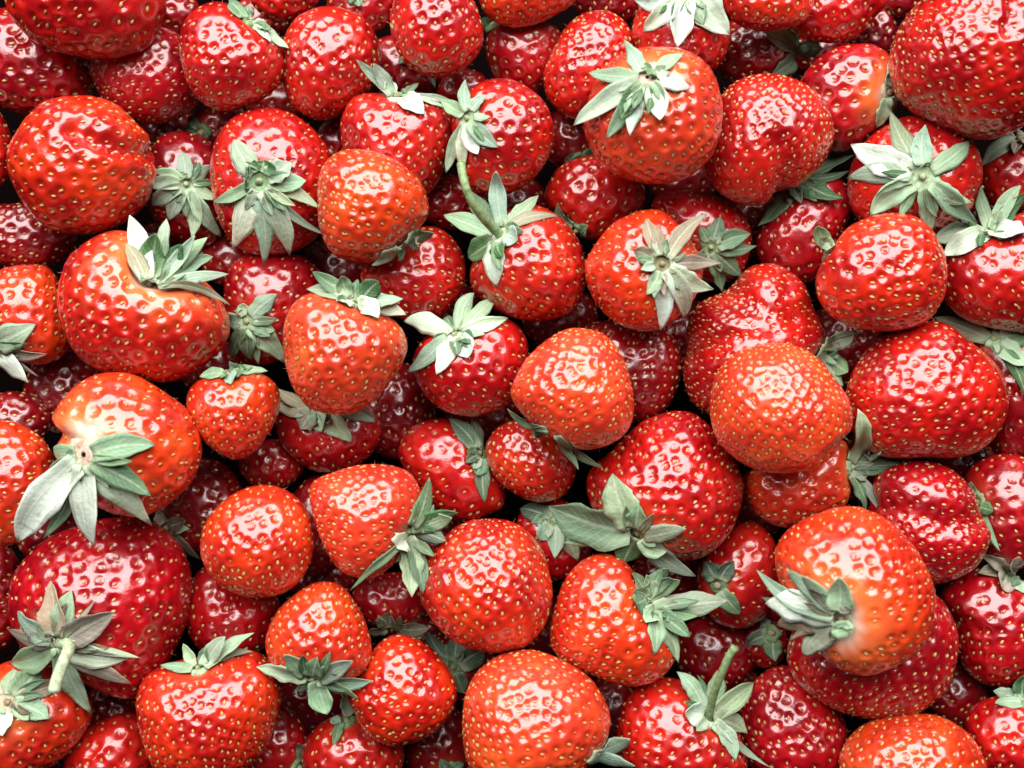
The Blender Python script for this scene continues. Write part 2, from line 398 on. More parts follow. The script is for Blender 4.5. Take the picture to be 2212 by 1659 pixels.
# --- upper layer
B(2.0, 'R', [(606,139),(613,90),(640,42),(690,18),(740,20),(790,42),(818,85),(822,140),(802,190),(767,225),(732,250),(690,262),(650,247),(620,217)],
  "plain glossy red strawberry near the top with ringed seeds, left of the round one", ax=(100, .25), sp=28)
B(2.0, 'R', [(1281,26),(1246,38),(1219,62),(1194,104),(1174,150),(1173,185),(1185,217),(1212,243),(1250,258),(1310,240),(1352,190),(1374,130),(1370,85),(1347,48),(1317,28)],
  "egg-shaped red strawberry standing tip up, left of the orange one with sprawling calyx", ax=(250, -.2), sp=25)
B(2.0, 'R', [(1362,70),(1375,25),(1410,-15),(1470,-30),(1540,-10),(1572,40),(1577,90),(1562,130),(1530,160),(1460,172),(1395,142),(1370,100)],
  "red strawberry at the top edge with a large pale calyx cut by the frame",
  cal=(1477, 10), sep=[(1562,74,60,'P'),(1462,103,42,'P'),(1384,69,42,'P'),(1380,12,36,'P'),(1555,-2,34,'P'),(1430,-42,40,'P'),(1505,-45,40,'P'),(1520,55,36,'g')], tone='P')
B(2.0, 'R', [(1700,20),(1713,65),(1750,86),(1809,92),(1855,81),(1884,45),(1914,10),(1900,-40),(1820,-62),(1740,-50)],
  "shaded red strawberry on the top edge, second from the huge right berry", ax=(80, .2))
B(2.1, 'C', [(1725,185),(1745,145),(1790,110),(1850,95),(1900,106),(1930,140),(1942,190),(1932,240),(1892,287),(1850,317),(1810,330),(1770,302),(1740,242)],
  "red strawberry with pale orange shoulder and ragged calyx facing the huge right berry",
  cal=(1902, 215), sep=[(1928,108,28,'p'),(1922,158,34,'p'),(1976,182,28,'g'),(1972,208,18,'g'),(1893,279,30,'p'),(1930,244,24,'g')], tone='B', shoulder=.8, sp=32)
B(2.1, 'R', [(778,605),(800,560),(860,510),(920,487),(965,500),(998,540),(1008,590),(996,637),(962,677),(920,699),(870,692),(818,660)],
  "matt red strawberry left of the berry with the long green stalk", ax=(150, .2), sp=27)
B(2.1, 'R', [(457,340),(475,290),(515,248),(580,235),(640,252),(690,295),(715,345),(712,430),(690,500),(640,540),(570,553),(510,530),(470,470),(455,400)],
  "red strawberry with a frilled green calyx of broad blunt sepals, upper left",
  cal=(582, 410), sep=[(503,298,46,'p'),(569,346,56,'G'),(629,350,44,'p'),(658,392,42,'p'),(683,444,28,'p'),(684,498,18,'p'),(627,542,42,'P'),(578,550,40,'p'),(507,532,50,'P'),(462,436,26,'p'),(528,387,48,'G',26)], tone='g', rc=30, shoulder=.1)
B(2.3, 'O', [(-60,640),(-20,590),(50,570),(105,578),(133,625),(148,690),(150,740),(125,776),(85,788),(30,775),(-30,740)],
  "orange-red strawberry at the left edge whose leaves spill in from the frame edge",
  cal=(-6, 745), sep=[(76,700,52,'p'),(66,820,46,'P',30),(102,764,28,'B'),(82,804,22,'B'),(30,792,34,'p')], tone='p')
B(2.2, 'R', [(1476,806),(1483,740),(1488,692),(1510,660),(1552,633),(1590,606),(1618,577),(1657,566),(1700,580),(1735,613),(1760,655),(1793,690),(1796,722),(1780,762),(1740,800),(1680,850),(1600,890),(1535,897),(1500,875),(1482,845)],
  "wavy misshapen red strawberry with a deep fold, above the pinkish round one",
  cal=(1784, 762), sep=[(1846,717,34,'p'),(1862,713,16,'g'),(1832,806,44,'g'),(1822,834,34,'p'),(1810,760,40,'g')], tone='b', sp=22,
  crease=[([(1585,655),(1640,690),(1700,705),(1770,690),(1800,690)],12,34),([(1500,760),(1560,735),(1640,740)],7,20),([(1690,610),(1680,650),(1700,690)],6,18)], bump=1.7)
B(2.2, 'R', [(1828,840),(1851,788),(1886,743),(1934,712),(2000,692),(2040,696),(2082,729),(2124,764),(2155,800),(2172,852),(2168,896),(2145,941),(2107,976),(2053,994),(1983,992),(1914,987),(1870,970),(1838,920),(1828,880)],
  "broad glossy red strawberry at the right with evenly spaced yellow seeds", ax=(20, .25), sp=27)
B(2.3, 'O', [(1610,1060),(1620,1020),(1680,980),(1750,960),(1800,945),(1830,950),(1839,990),(1839,1040),(1829,1086),(1790,1109),(1740,1131),(1690,1139),(1643,1117),(1616,1087)],
  "orange strawberry lying under the pinkish round one, thin sepals at its right",
  cal=(1834, 1008), sep=[(1860,884,38,'p',20),(1890,977,30,'p'),(1956,1001,16,'g'),(1918,1004,38,'d'),(1899,1114,20,'p'),(1872,1102,28,'g'),(1876,1022,42,'p')], tone='p', shoulder=.5)
B(2.3, 'C', [(1880,1100),(1890,1050),(1920,1013),(1975,996),(2030,1003),(2072,1033),(2102,1080),(2127,1130),(2132,1165),(2112,1217),(2077,1243),(2020,1261),(1970,1242),(1920,1192),(1890,1140)],
  "lumpy folded dark red strawberry above the papery brown sepals, lower right", ax=(170, .1), sp=25,
  crease=[([(1880,1090),(1950,1100),(2010,1118),(2090,1120)],13,28)], bump=1.4)
B(2.3, 'o', (1149, 993, 102, 86, 25), "small orange-red strawberry below the bright orange berry at the centre", ax=(300, -.2), sp=24)
B(2.4, 'R', [(892,785),(905,745),(940,710),(990,690),(1050,680),(1096,686),(1130,715),(1142,760),(1131,820),(1101,871),(1050,898),(1000,902),(950,886),(910,846)],
  "deep red strawberry with a bright mint star calyx near the centre",
  cal=(984, 722), sep=[(871,694,42,'P'),(894,802,34,'p'),(948,807,38,'P'),(1011,775,46,'P'),(1016,742,30,'G',12),(1094,690,28,'P'),(1074,641,30,'p',20),(1024,633,32,'p',16),(1046,662,24,'p')], tone='P', rc=26)
B(2.4, 'R', [(735,278),(745,240),(770,210),(830,202),(890,206),(945,220),(976,250),(981,295),(962,365),(924,422),(860,442),(790,402),(745,332)],
  "orange-red strawberry with thin curling sepals along its top, upper middle",
  cal=(862, 216), sep=[(767,139,22,'p',40),(804,139,28,'p',40),(833,177,28,'P',20),(988,218,16,'p'),(970,238,16,'P'),(917,244,42,'P'),(868,196,18,'p',30)], tone='P', sp=27)
B(2.5, 'R', [(985,330),(975,260),(1000,205),(1045,175),(1100,170),(1150,194),(1184,230),(1199,285),(1187,337),(1157,382),(1100,419),(1040,420),(1000,387)],
  "red strawberry whose pale calyx overlaps the berry with thin curling sepals",
  cal=(1010, 268), sep=[(958,219,28,'p'),(1007,180,24,'p',25),(1053,206,24,'p'),(1076,318,34,'p'),(1034,334,40,'P'),(1002,368,26,'P'),(967,371,28,'p')], tone='p', rc=24)
B(2.5, 'R', [(389,100),(400,55),(425,25),(465,8),(505,14),(537,40),(572,70),(604,102),(613,140),(602,176),(570,208),(530,228),(478,241),(430,220),(400,172)],
  "heart-shaped red strawberry at the top left with its calyx at the upper right",
  cal=(546, 52), sep=[(624,109,28,'p'),(584,99,18,'P'),(494,0,26,'g'),(535,12,26,'g'),(575,60,26,'p')], tone='g', sp=27)
B(2.5, 'O', [(1030,-10),(1048,30),(1090,55),(1139,55),(1190,37),(1245,0),(1242,-50),(1180,-90),(1100,-90),(1045,-60)],
  "orange strawberry cut by the top edge, at the middle of the frame", ax=(90, .2))
B(2.5, 'o', [(1553,-10),(1570,30),(1600,53),(1640,64),(1700,63),(1742,45),(1757,0),(1730,-50),(1650,-70),(1580,-50)],
  "orange-red strawberry cut by the top edge right of the pale cropped calyx", ax=(80, .2))
B(2.5, 'R', [(1832,420),(1834,372),(1851,328),(1881,293),(1931,263),(1983,252),(2053,270),(2089,299),(2110,333),(2117,377),(2110,419),(2089,465),(2040,498),(1960,510),(1890,500),(1848,462)],
  "red strawberry with a wide flat star of nine mint sepals, upper right",
  cal=(1959, 399), sep=[(1922,254,40,'p'),(1991,284,40,'p'),(2093,301,38,'p'),(2083,438,36,'p'),(2092,476,38,'p'),(2004,492,36,'p'),(1880,463,42,'p'),(1831,385,42,'p'),(1843,319,54,'P')], tone='p', rc=34)
B(2.6, 'R', [(2040,560),(2068,520),(2130,497),(2185,465),(2240,455),(2290,500),(2310,600),(2280,690),(2220,719),(2150,711),(2090,691),(2046,652),(2031,605)],
  "red strawberry at the right edge under long bleached sepals",
  cal=(2120, 490), sep=[(2038,553,46,'P'),(2016,518,42,'p'),(2110,391,30,'p',20),(2204,398,32,'p'),(2222,420,28,'G'),(2222,505,60,'P'),(2160,520,40,'P')], tone='p')
B(2.6, 'o', [(1012,600),(1030,540),(1058,490),(1100,455),(1150,442),(1207,468),(1247,514),(1264,570),(1262,625),(1237,672),(1185,693),(1130,694),(1075,676),(1030,642)],
  "orange-red strawberry with a long curved green stalk, just above centre",
  cal=(1078, 512), sep=[(959,465,38,'p'),(1016,416,36,'g'),(1074,367,32,'p',30),(1162,427,30,'p'),(1215,464,24,'B'),(1013,556,42,'G'),(1073,620,40,'P'),(1088,556,36,'G',10),(1120,520,40,'P')], tone='P', rc=30,
  stem=[(1066,506,10),(1040,470,60),(1016,432,90),(1004,400,100),(998,372,95),(996,354,85)], sr=8)
B(2.6, 'R', [(1267,1050),(1275,1015),(1310,985),(1345,950),(1385,912),(1440,890),(1480,885),(1520,903),(1557,945),(1587,992),(1607,1040),(1602,1095),(1582,1147),(1542,1192),(1495,1212),(1440,1207),(1380,1192),(1320,1152),(1280,1100)],
  "large red strawberry with a broad sage-green calyx at its lower left, right of centre",
  cal=(1364, 1150), sep=[(1205,1092,80,'g'),(1322,1022,62,'p'),(1378,1090,38,'g'),(1482,1140,38,'p'),(1503,1246,40,'p'),(1230,1163,34,'g'),(1347,1216,64,'G',14),(1440,1190,40,'p')], tone='b', rc=26, shoulder=.5)
B(2.6, 'C', [(24,1300),(32,1245),(65,1193),(115,1156),(190,1127),(260,1117),(327,1127),(369,1160),(395,1200),(409,1245),(410,1295),(398,1355),(372,1410),(337,1470),(295,1509),(240,1496),(170,1461),(100,1426),(50,1391),(31,1350)],
  "large deep red strawberry at the left with a pink-green calyx and pale cut stalk",
  cal=(167, 1368), sep=[(113,1256,50,'B'),(153,1273,42,'p'),(37,1314,46,'p'),(29,1357,40,'B'),(20,1433,50,'p'),(249,1321,52,'B'),(300,1412,18,'p'),(277,1424,48,'P'),(281,1469,38,'B'),(198,1520,52,'p'),(165,1462,32,'g')], tone='B', rc=24,
  stem=[(166,1370,10),(155,1392,45),(138,1425,75),(124,1462,95),(116,1496,100)], sr=11, sp=34)
B(2.6, 'C', [(1700,1410),(1720,1360),(1790,1312),(1900,1290),(2010,1280),(2049,1318),(2067,1365),(2062,1430),(2037,1491),(1985,1534),(1930,1554),(1860,1549),(1792,1528),(1740,1494),(1708,1456)],
  "big crimson strawberry directly under the white shouldered orange berry", ax=(60, -.1), sp=27)
B(2.7, 'o', [(-50,1500),(-20,1450),(20,1428),(80,1430),(150,1460),(192,1510),(194,1560),(166,1606),(116,1656),(50,1692),(-20,1682),(-60,1600)],
  "orange-red strawberry in the bottom left corner with a stalkless scar and grey sepals",
  cal=(52, 1493), sep=[(9,1588,48,'P'),(-8,1530,38,'p'),(66,1556,24,'p'),(105,1553,42,'p'),(32,1446,42,'p'),(88,1444,52,'g'),(164,1467,32,'B')], tone='B', shoulder=.7, rc=26)
B(2.7, 'R', [(2088,1570),(2108,1530),(2150,1508),(2200,1508),(2262,1550),(2272,1640),(2222,1692),(2150,1692),(2103,1640)],
  "red strawberry in the bottom right corner with dark green leaves",
  cal=(2218, 1506), sep=[(2212,1450,42,'G'),(2145,1493,26,'p'),(2140,1522,22,'p')], tone='g')
B(2.7, 'R', [(1330,1600),(1333,1560),(1348,1515),(1378,1480),(1430,1465),(1490,1475),(1542,1510),(1582,1550),(1607,1610),(1612,1670),(1560,1732),(1450,1742),(1370,1702),(1338,1650)],
  "red strawberry at the bottom with a tall cut green stalk rising from its calyx",
  cal=(1526, 1530), sep=[(1630,1474,40,'p'),(1551,1446,34,'g'),(1463,1450,34,'p',34),(1474,1538,44,'P'),(1604,1580,44,'p'),(1591,1644,30,'p'),(1650,1653,16,'p')], tone='P',
  stem=[(1530,1532,8),(1541,1500,50),(1553,1470,80),(1572,1420,110),(1588,1398,118)], sr=7.5)

# --- top of the heap
B(3.0, 'R', [(842,45),(847,80),(861,115),(889,147),(937,167),(986,157),(1025,128),(1045,87),(1040,45),(1022,0),(985,-40),(930,-50),(880,-35),(852,0)],
  "round red strawberry with crisp seeds at the top edge, centre left", ax=(80, .1), sp=29)
B(3.0, 'R', [(1519,347),(1535,290),(1552,220),(1585,180),(1636,163),(1690,166),(1735,186),(1776,220),(1799,275),(1794,322),(1766,367),(1720,399),(1685,413),(1650,437),(1611,441),(1560,421),(1530,384)],
  "large matt red strawberry with dense netted seeds right of the sprawling pale calyx", ax=(250, -.2), sp=23,
  crease=[([(1690,440),(1680,400),(1660,330)],10,22)])
B(3.0, 'R', [(14,0),(21,35),(69,87),(139,115),(208,124),(265,117),(314,97),(349,35),(354,-20),(300,-110),(170,-140),(50,-100)],
  "huge smooth red strawberry cut by the top edge at the left corner", ax=(60, .3), sp=40, deep=1)
B(3.0, 'o', [(45,285),(100,225),(175,208),(250,221),(311,285),(334,350),(326,410),(301,451),(250,491),(180,507),(100,491),(45,426),(21,350)],
  "big glossy orange strawberry with a crease across its right half, upper left", ax=(190, .1), sp=33,
  crease=[([(195,300),(245,325),(290,335),(340,332)],16,20)])
B(3.0, 'o', [(1764,620),(1772,562),(1804,514),(1850,478),(1905,461),(1962,465),(2005,492),(2032,540),(2042,590),(2035,647),(2007,689),(1960,711),(1896,715),(1838,705),(1788,671)],
  "big orange-red strawberry below the wide flat star calyx, right", cal=(1782, 540),
  sep=[(1770,485,30,'g'),(1768,516,26,'b')], tone='g', below=1, sp=28)
B(3.1, 'o', [(299,1530),(302,1489),(321,1457),(370,1434),(430,1421),(490,1412),(545,1409),(584,1431),(604,1465),(607,1505),(597,1550),(582,1597),(547,1651),(490,1692),(400,1697),(338,1651),(311,1590)],
  "large red strawberry at the bottom left with thin sepals standing along its top",
  cal=(438, 1428), sep=[(346,1437,18,'p'),(484,1375,32,'p',30),(443,1400,24,'g',20),(548,1367,28,'p',25),(545,1406,16,'p')], tone='p', sp=25)
B(3.2, 'o', [(750,1500),(773,1458),(800,1410),(830,1379),(866,1372),(906,1385),(943,1413),(974,1454),(988,1489),(981,1527),(953,1567),(913,1594),(861,1610),(812,1598),(777,1567),(763,1532)],
  "glossy red strawberry right of the orange one with downward calyx, bottom", ax=(30, .1), sp=27)
B(3.2, 'O', [(-60,950),(0,907),(56,923),(99,960),(118,1010),(114,1070),(87,1131),(50,1166),(0,1184),(-60,1150)],
  "bright orange strawberry cut by the left edge beside the giant leaves", ax=(180, .2), sp=29)
B(3.3, 'O', [(1816,1660),(1826,1618),(1861,1575),(1914,1549),(1970,1541),(2032,1547),(2082,1575),(2114,1618),(2127,1670),(2100,1740),(1970,1790),(1850,1750)],
  "wide orange strawberry rising from the bottom edge at the right", ax=(60, -.2), sp=26)
B(3.3, 'O', [(1188,1375),(1199,1310),(1219,1257),(1255,1214),(1306,1195),(1347,1209),(1378,1245),(1403,1290),(1433,1340),(1458,1390),(1457,1426),(1429,1459),(1382,1480),(1333,1476),(1285,1459),(1236,1437),(1202,1413)],
  "orange strawberry with a bushy green calyx on its right, bottom middle",
  cal=(1420, 1292), sep=[(1366,1306,44,'g'),(1362,1238,32,'g'),(1572,1299,48,'p'),(1416,1414,38,'p'),(1460,1428,38,'p'),(1490,1376,34,'g'),(1513,1300,20,'g',20),(1470,1250,28,'g'),(1450,1350,36,'g'),(1395,1345,36,'p'),(1506,1332,32,'g'),(1442,1222,34,'g'),(1410,1248,30,'p')], tone='g', rc=26, sp=28)
B(3.4, 'o', [(906,1277),(913,1232),(937,1186),(976,1144),(1017,1124),(1062,1118),(1106,1125),(1144,1152),(1176,1197),(1191,1257),(1191,1302),(1172,1355),(1137,1393),(1097,1404),(1065,1407),(1000,1393),(955,1362),(923,1323)],
  "big evenly round red strawberry with a broad white shine, lower middle", ax=(270, -.1), sp=27)
B(3.4, 'R', [(130,625),(149,562),(181,531),(226,506),(270,499),(310,517),(348,555),(400,580),(452,616),(482,655),(498,695),(494,730),(471,766),(419,807),(365,827),(310,823),(264,813),(215,800),(173,772),(148,730),(132,685)],
  "large heart-shaped red strawberry with a notched top and tufted blue-green calyx, left",
  cal=(356, 592), sep=[(281,468,40,'P',20),(358,470,28,'p',40),(340,502,50,'G',50),(424,510,28,'p',35),(450,516,36,'p',20),(460,552,36,'p'),(492,594,24,'p'),(271,525,30,'B'),(315,560,30,'B'),(492,664,16,'b'),(400,530,44,'G',35)], tone='B', dent=.24, shoulder=1.0, rc=24, sp=33)
B(3.5, 'O', [(575,1395),(581,1358),(599,1321),(629,1289),(665,1265),(705,1256),(739,1267),(770,1305),(792,1348),(804,1390),(801,1431),(779,1459),(740,1471),(690,1476),(640,1461),(594,1441)],
  "orange strawberry with its grey-green calyx pointing down, bottom left of centre",
  cal=(682, 1458), sep=[(560,1435,32,'p'),(619,1408,38,'p',10),(685,1420,38,'g',14),(762,1422,38,'p',8),(803,1470,30,'p'),(775,1504,28,'p'),(708,1536,44,'p'),(677,1508,24,'g')], tone='p', sp=27)
B(3.5, 'O', [(404,878),(409,844),(436,818),(475,803),(521,798),(565,806),(588,820),(603,846),(604,878),(592,917),(567,956),(548,980),(514,996),(479,984),(443,956),(416,917)],
  "little orange heart-shaped strawberry left of the large orange cone",
  cal=(498, 803), sep=[(498,829,26,'p',6),(436,816,24,'p'),(578,800,18,'p'),(500,780,18,'p',20),(545,792,18,'g')], tone='p', sp=24)
B(3.6, 'R', [(1927,110),(1948,50),(1993,-5),(2050,-60),(2120,-95),(2200,-70),(2260,0),(2290,110),(2270,200),(2220,269),(2160,298),(2100,299),(2040,276),(1988,246),(1949,212),(1928,165)],
  "huge red strawberry filling the top right corner", ax=(330, -.1), sp=27,
  crease=[([(2145,20),(2128,60),(2118,105)],9,16)])
B(3.7, 'O', [(1262,569),(1278,540),(1306,502),(1340,475),(1392,454),(1432,457),(1467,489),(1508,548),(1517,594),(1502,641),(1480,672),(1444,706),(1410,715),(1375,713),(1323,692),(1287,657),(1266,611)],
  "orange strawberry with a dry brown star calyx, right of centre",
  cal=(1420, 578), sep=[(1396,468,26,'B'),(1422,486,28,'B'),(1511,472,32,'B'),(1367,541,30,'b'),(1540,570,28,'B'),(1518,624,40,'P'),(1480,688,38,'P'),(1425,702,40,'P'),(1396,637,26,'p'),(1384,582,18,'p')], tone='b', rc=26, bump=1.6)
B(3.8, 'K', [(668,1062),(680,1037),(722,1020),(774,1006),(826,1004),(870,1013),(898,1038),(912,1076),(912,1118),(898,1136),(873,1190),(846,1223),(805,1247),(762,1244),(732,1226),(707,1190),(690,1152),(679,1118)],
  "pinkish orange strawberry with dense pale seeds and dark green sepals at its lower right",
  cal=(892, 1150), sep=[(983,1099,38,'G'),(972,1110,36,'p'),(921,1034,32,'g'),(857,1185,40,'P',8),(880,1280,44,'p'),(911,1282,34,'g'),(964,1168,32,'d'),(762,1254,16,'g')], tone='g', sp=23)
B(3.8, 'O', (558, 1171, 122, 125, 0), "round orange strawberry with sparkling seeds below the little heart-shaped one", ax=(90, -.2), sp=27)
B(4.0, 'O', [(122,900),(139,858),(174,825),(215,805),(264,800),(312,815),(366,851),(410,896),(430,950),(431,995),(412,1042),(376,1081),(330,1111),(285,1121),(230,1106),(178,1076),(138,1020),(124,965)],
  "big orange-red strawberry with giant mint leaves and a white torn scar, left",
  cal=(218, 976), sep=[(35,1174,62,'P',24),(201,1186,58,'P',24),(112,1150,34,'g'),(324,1117,52,'P'),(324,1062,46,'g'),(333,962,46,'p'),(110,968,32,'p'),(115,1018,24,'p')], tone='S', shoulder=1.0, rc=34, sp=36, bump=1.6,
  crease=[([(120,935),(170,945),(200,965)],14,18)])
B(4.0, 'O', [(686,434),(690,375),(714,339),(757,322),(819,332),(872,360),(908,392),(924,434),(922,470),(890,511),(845,550),(792,567),(746,563),(711,543),(690,494)],
  "plump pinkish red strawberry in front of its neighbours, upper middle, calyx hidden beneath",
  cal=(880, 535), sep=[(936,502,28,'g'),(905,528,26,'B'),(860,560,28,'g'),(803,574,18,'p')], tone='g', below=1, sp=26)
B(4.1, 'K', [(997,1552),(1004,1500),(1024,1457),(1062,1422),(1104,1408),(1149,1403),(1193,1415),(1238,1436),(1280,1468),(1307,1507),(1321,1548),(1314,1594),(1290,1636),(1250,1675),(1180,1710),(1100,1712),(1035,1690),(1010,1646),(1000,1604)],
  "widest orange-pink strawberry on the bottom edge with a large white shine",
  cal=(1282, 1655), sep=[(1360,1592,36,'p'),(1372,1655,30,'p')], tone='p', below=1, ax=(280, -.2), sp=28)
B(4.2, 'K', [(1264,271),(1271,222),(1288,173),(1323,131),(1375,107),(1427,103),(1472,107),(1509,124),(1540,163),(1556,215),(1557,264),(1544,319),(1516,359),(1472,386),(1420,395),(1368,386),(1325,369),(1291,338),(1273,306)],
  "bright orange strawberry with a sprawling bleached calyx, upper right of centre",
  cal=(1385, 188), sep=[(1233,270,40,'P',20),(1275,160,30,'p',14),(1352,100,30,'p',25),(1476,117,24,'p'),(1492,191,30,'P'),(1425,261,42,'P'),(1361,293,34,'P'),(1311,300,32,'p'),(1340,262,34,'G',6),(1405,165,30,'g',20)], tone='S', shoulder=.75, rc=28, sp=31)
B(4.2, 'K', [(613,743),(615,705),(628,666),(652,641),(687,629),(729,631),(770,642),(811,670),(849,687),(873,712),(884,743),(877,775),(856,813),(820,852),(789,879),(750,895),(705,891),(669,879),(645,852),(627,813),(617,778)],
  "large orange cone-shaped strawberry with green sepals on top, left of centre",
  cal=(768, 650), sep=[(673,589,30,'g',25),(666,628,28,'p'),(733,596,30,'g',20),(819,608,40,'G',25),(865,653,28,'p'),(875,685,30,'P'),(817,685,38,'P',6),(746,657,34,'P',6)], tone='p', sp=28, org=1)
B(4.3, 'K', [(1099,850),(1110,815),(1135,773),(1174,739),(1212,714),(1253,707),(1299,718),(1332,747),(1353,788),(1365,833),(1370,882),(1360,925),(1335,952),(1292,970),(1246,971),(1201,956),(1158,925),(1118,889)],
  "bright orange strawberry at the centre with a broad white shine and plump triangular outline",
  cal=(1190, 940), sep=[(1096,884,18,'g'),(1302,1009,20,'g'),(1260,1007,18,'g'),(1150,935,20,'g')], tone='g', below=1, sp=27)
B(4.4, 'O', [(1672,1215),(1679,1175),(1708,1139),(1745,1117),(1792,1099),(1844,1092),(1891,1107),(1932,1137),(1964,1172),(1992,1218),(2011,1262),(2015,1310),(2006,1362),(1985,1403),(1949,1435),(1907,1455),(1862,1461),(1818,1452),(1776,1425),(1743,1380),(1717,1330),(1686,1270)],
  "largest orange strawberry at the lower right with white shoulder and shaggy calyx",
  cal=(1778, 1326), sep=[(1812,1242,44,'p',10),(1697,1223,26,'p',30),(1648,1238,28,'p'),(1730,1242,32,'p',20),(1642,1291,26,'g'),(1652,1304,60,'P',20),(1677,1351,50,'B'),(1734,1421,44,'P'),(1819,1355,38,'p'),(1670,1268,34,'g')], tone='B', shoulder=1.0, rc=26, sp=30, dent=.12)
B(4.5, 'K', [(1536,870),(1548,809),(1583,769),(1627,749),(1671,741),(1725,749),(1770,777),(1801,816),(1829,854),(1840,896),(1832,930),(1822,956),(1793,991),(1750,1015),(1705,1025),(1657,1022),(1617,1008),(1575,977),(1547,937)],
  "pinkish round strawberry with dense pale seeds below the wavy misshapen one", ax=(270, -.3), sp=23,
  crease=[([(1840,950),(1800,960),(1770,985)],8,14)])

TONE['S'] = (0.74, 0.56, 0.46)

# ------------------------------------------------------------------ shape of each berry
NT = 360
def make_table(pts):
    x, y = pts[:, 0], pts[:, 1]
    x2, y2 = np.roll(x, -1), np.roll(y, -1)
    cr = x * y2 - x2 * y
    A = cr.sum() / 2
    cu, cv = ((x + x2) * cr).sum() / (6 * A), ((y + y2) * cr).sum() / (6 * A)
    # dense closed Catmull-Rom, then r(theta)
    P0, P1, P2, P3 = np.roll(pts, 1, 0), pts, np.roll(pts, -1, 0), np.roll(pts, -2, 0)
    out = []
    for t in np.linspace(0, 1, 12, endpoint=False):
        out.append(0.5 * (2 * P1 + (P2 - P0) * t + (2 * P0 - 5 * P1 + 4 * P2 - P3) * t * t + (3 * P1 - 3 * P2 + P3 - P0) * t ** 3))
    q = np.stack(out, 1).reshape(-1, 2) - (cu, cv)
    th = np.arctan2(-q[:, 1], q[:, 0])               # world orientation: y up
    r = np.hypot(q[:, 0], q[:, 1])
    o = np.argsort(th)
    th, r = th[o], r[o]
    th = np.concatenate([th - 2 * math.pi, th, th + 2 * math.pi])
    r = np.concatenate([r, r, r])
    g = np.arange(NT) / NT * 2 * math.pi - math.pi
    tab = np.interp(g, th, r)
    k = np.exp(-0.5 * (np.arange(-10, 11) / 3.5) ** 2); k /= k.sum()
    tab = sum(w * np.roll(tab, s) for w, s in zip(k, range(-10, 11)))
    # minor half axis
    xx, yy = tab * np.cos(g), tab * np.sin(g)
    ev = np.linalg.eigvalsh(np.cov(np.stack([xx, yy])))
    minor = math.sqrt(max(ev[0], 1)) * math.sqrt(2)
    return cu, cv, tab, minor, abs(A)

for i, b in enumerate(BERRIES):
    b['i'] = i
    b['cu'], b['cv'], b['tab'], minor, area = make_table(b['outline'])
    b['R'] = math.sqrt(area / math.pi)
    b['H'] = 0.86 * min(minor, b['R'] * 1.02)

def radius(b, th):
    x = (th + math.pi) / (2 * math.pi) * NT
    i0 = np.floor(x).astype(int) % NT
    f = x - np.floor(x)
    return (b['tab'][i0] * (1 - f) + b['tab'][(i0 + 1) % NT] * f) * b['sc']

def place(b, z):
    s = (D - z) / D
    b['z'], b['sc'] = z, s
    b['x'], b['y'] = (b['cu'] - UC) * s, -(b['cv'] - VC) * s

def top_z(b, x, y):
    """height of the upper skin of b over points x, y (nan outside)"""
    dx, dy = x - b['x'], y - b['y']
    rho = np.hypot(dx, dy) / radius(b, np.arctan2(dy, dx))
    return np.where(rho < 1, b['z'] + b['H'] * np.sqrt(np.clip(1 - rho ** 2, 0, 1)), np.nan)

ORDER = sorted(BERRIES, key=lambda b: (b['rank'], b['i']))
PEN = 14.0
placed = []
for k, b in enumerate(ORDER):
    b['order'] = k
    z = 70.0 * b['rank']
    for it in range(3):
        place(b, z)
        need = 70.0 * b['rank']
        g = np.linspace(-math.pi, math.pi, 72, endpoint=False)
        rings = np.array([0.15, 0.35, 0.55, 0.72, 0.86, 0.95, 1.0])
        T, Q = np.meshgrid(g, rings)
        RR = radius(b, T) * Q
        X, Y = b['x'] + RR * np.cos(T), b['y'] + RR * np.sin(T)
        under = b['H'] * np.sqrt(np.clip(1 - Q ** 2, 0, 1))
        for c in placed:
            if math.hypot(c['x'] - b['x'], c['y'] - b['y']) > (c['tab'].max() + b['tab'].max()):
                continue
            t = top_z(c, X, Y)
            if np.all(np.isnan(t)):
                continue
            need = max(need, np.nanmax(t + under) - PEN - 0.10 * (b['H'] + c['H']))
            e = t[-1]
            if not np.all(np.isnan(e)):
                need = max(need, np.nanmax(e) - 4)
        z = need
    place(b, z)
    placed.append(b)

def heap_top(x, y, order):
    h = np.full(x.shape, -1e9)
    x0, x1, y0, y1 = x.min(), x.max(), y.min(), y.max()
    for c in ORDER[:order + 1]:
        m = c['tab'].max()
        if c['x'] + m < x0 or c['x'] - m > x1 or c['y'] + m < y0 or c['y'] - m > y1:
            continue
        h = np.fmax(h, top_z(c, x, y))
    return h

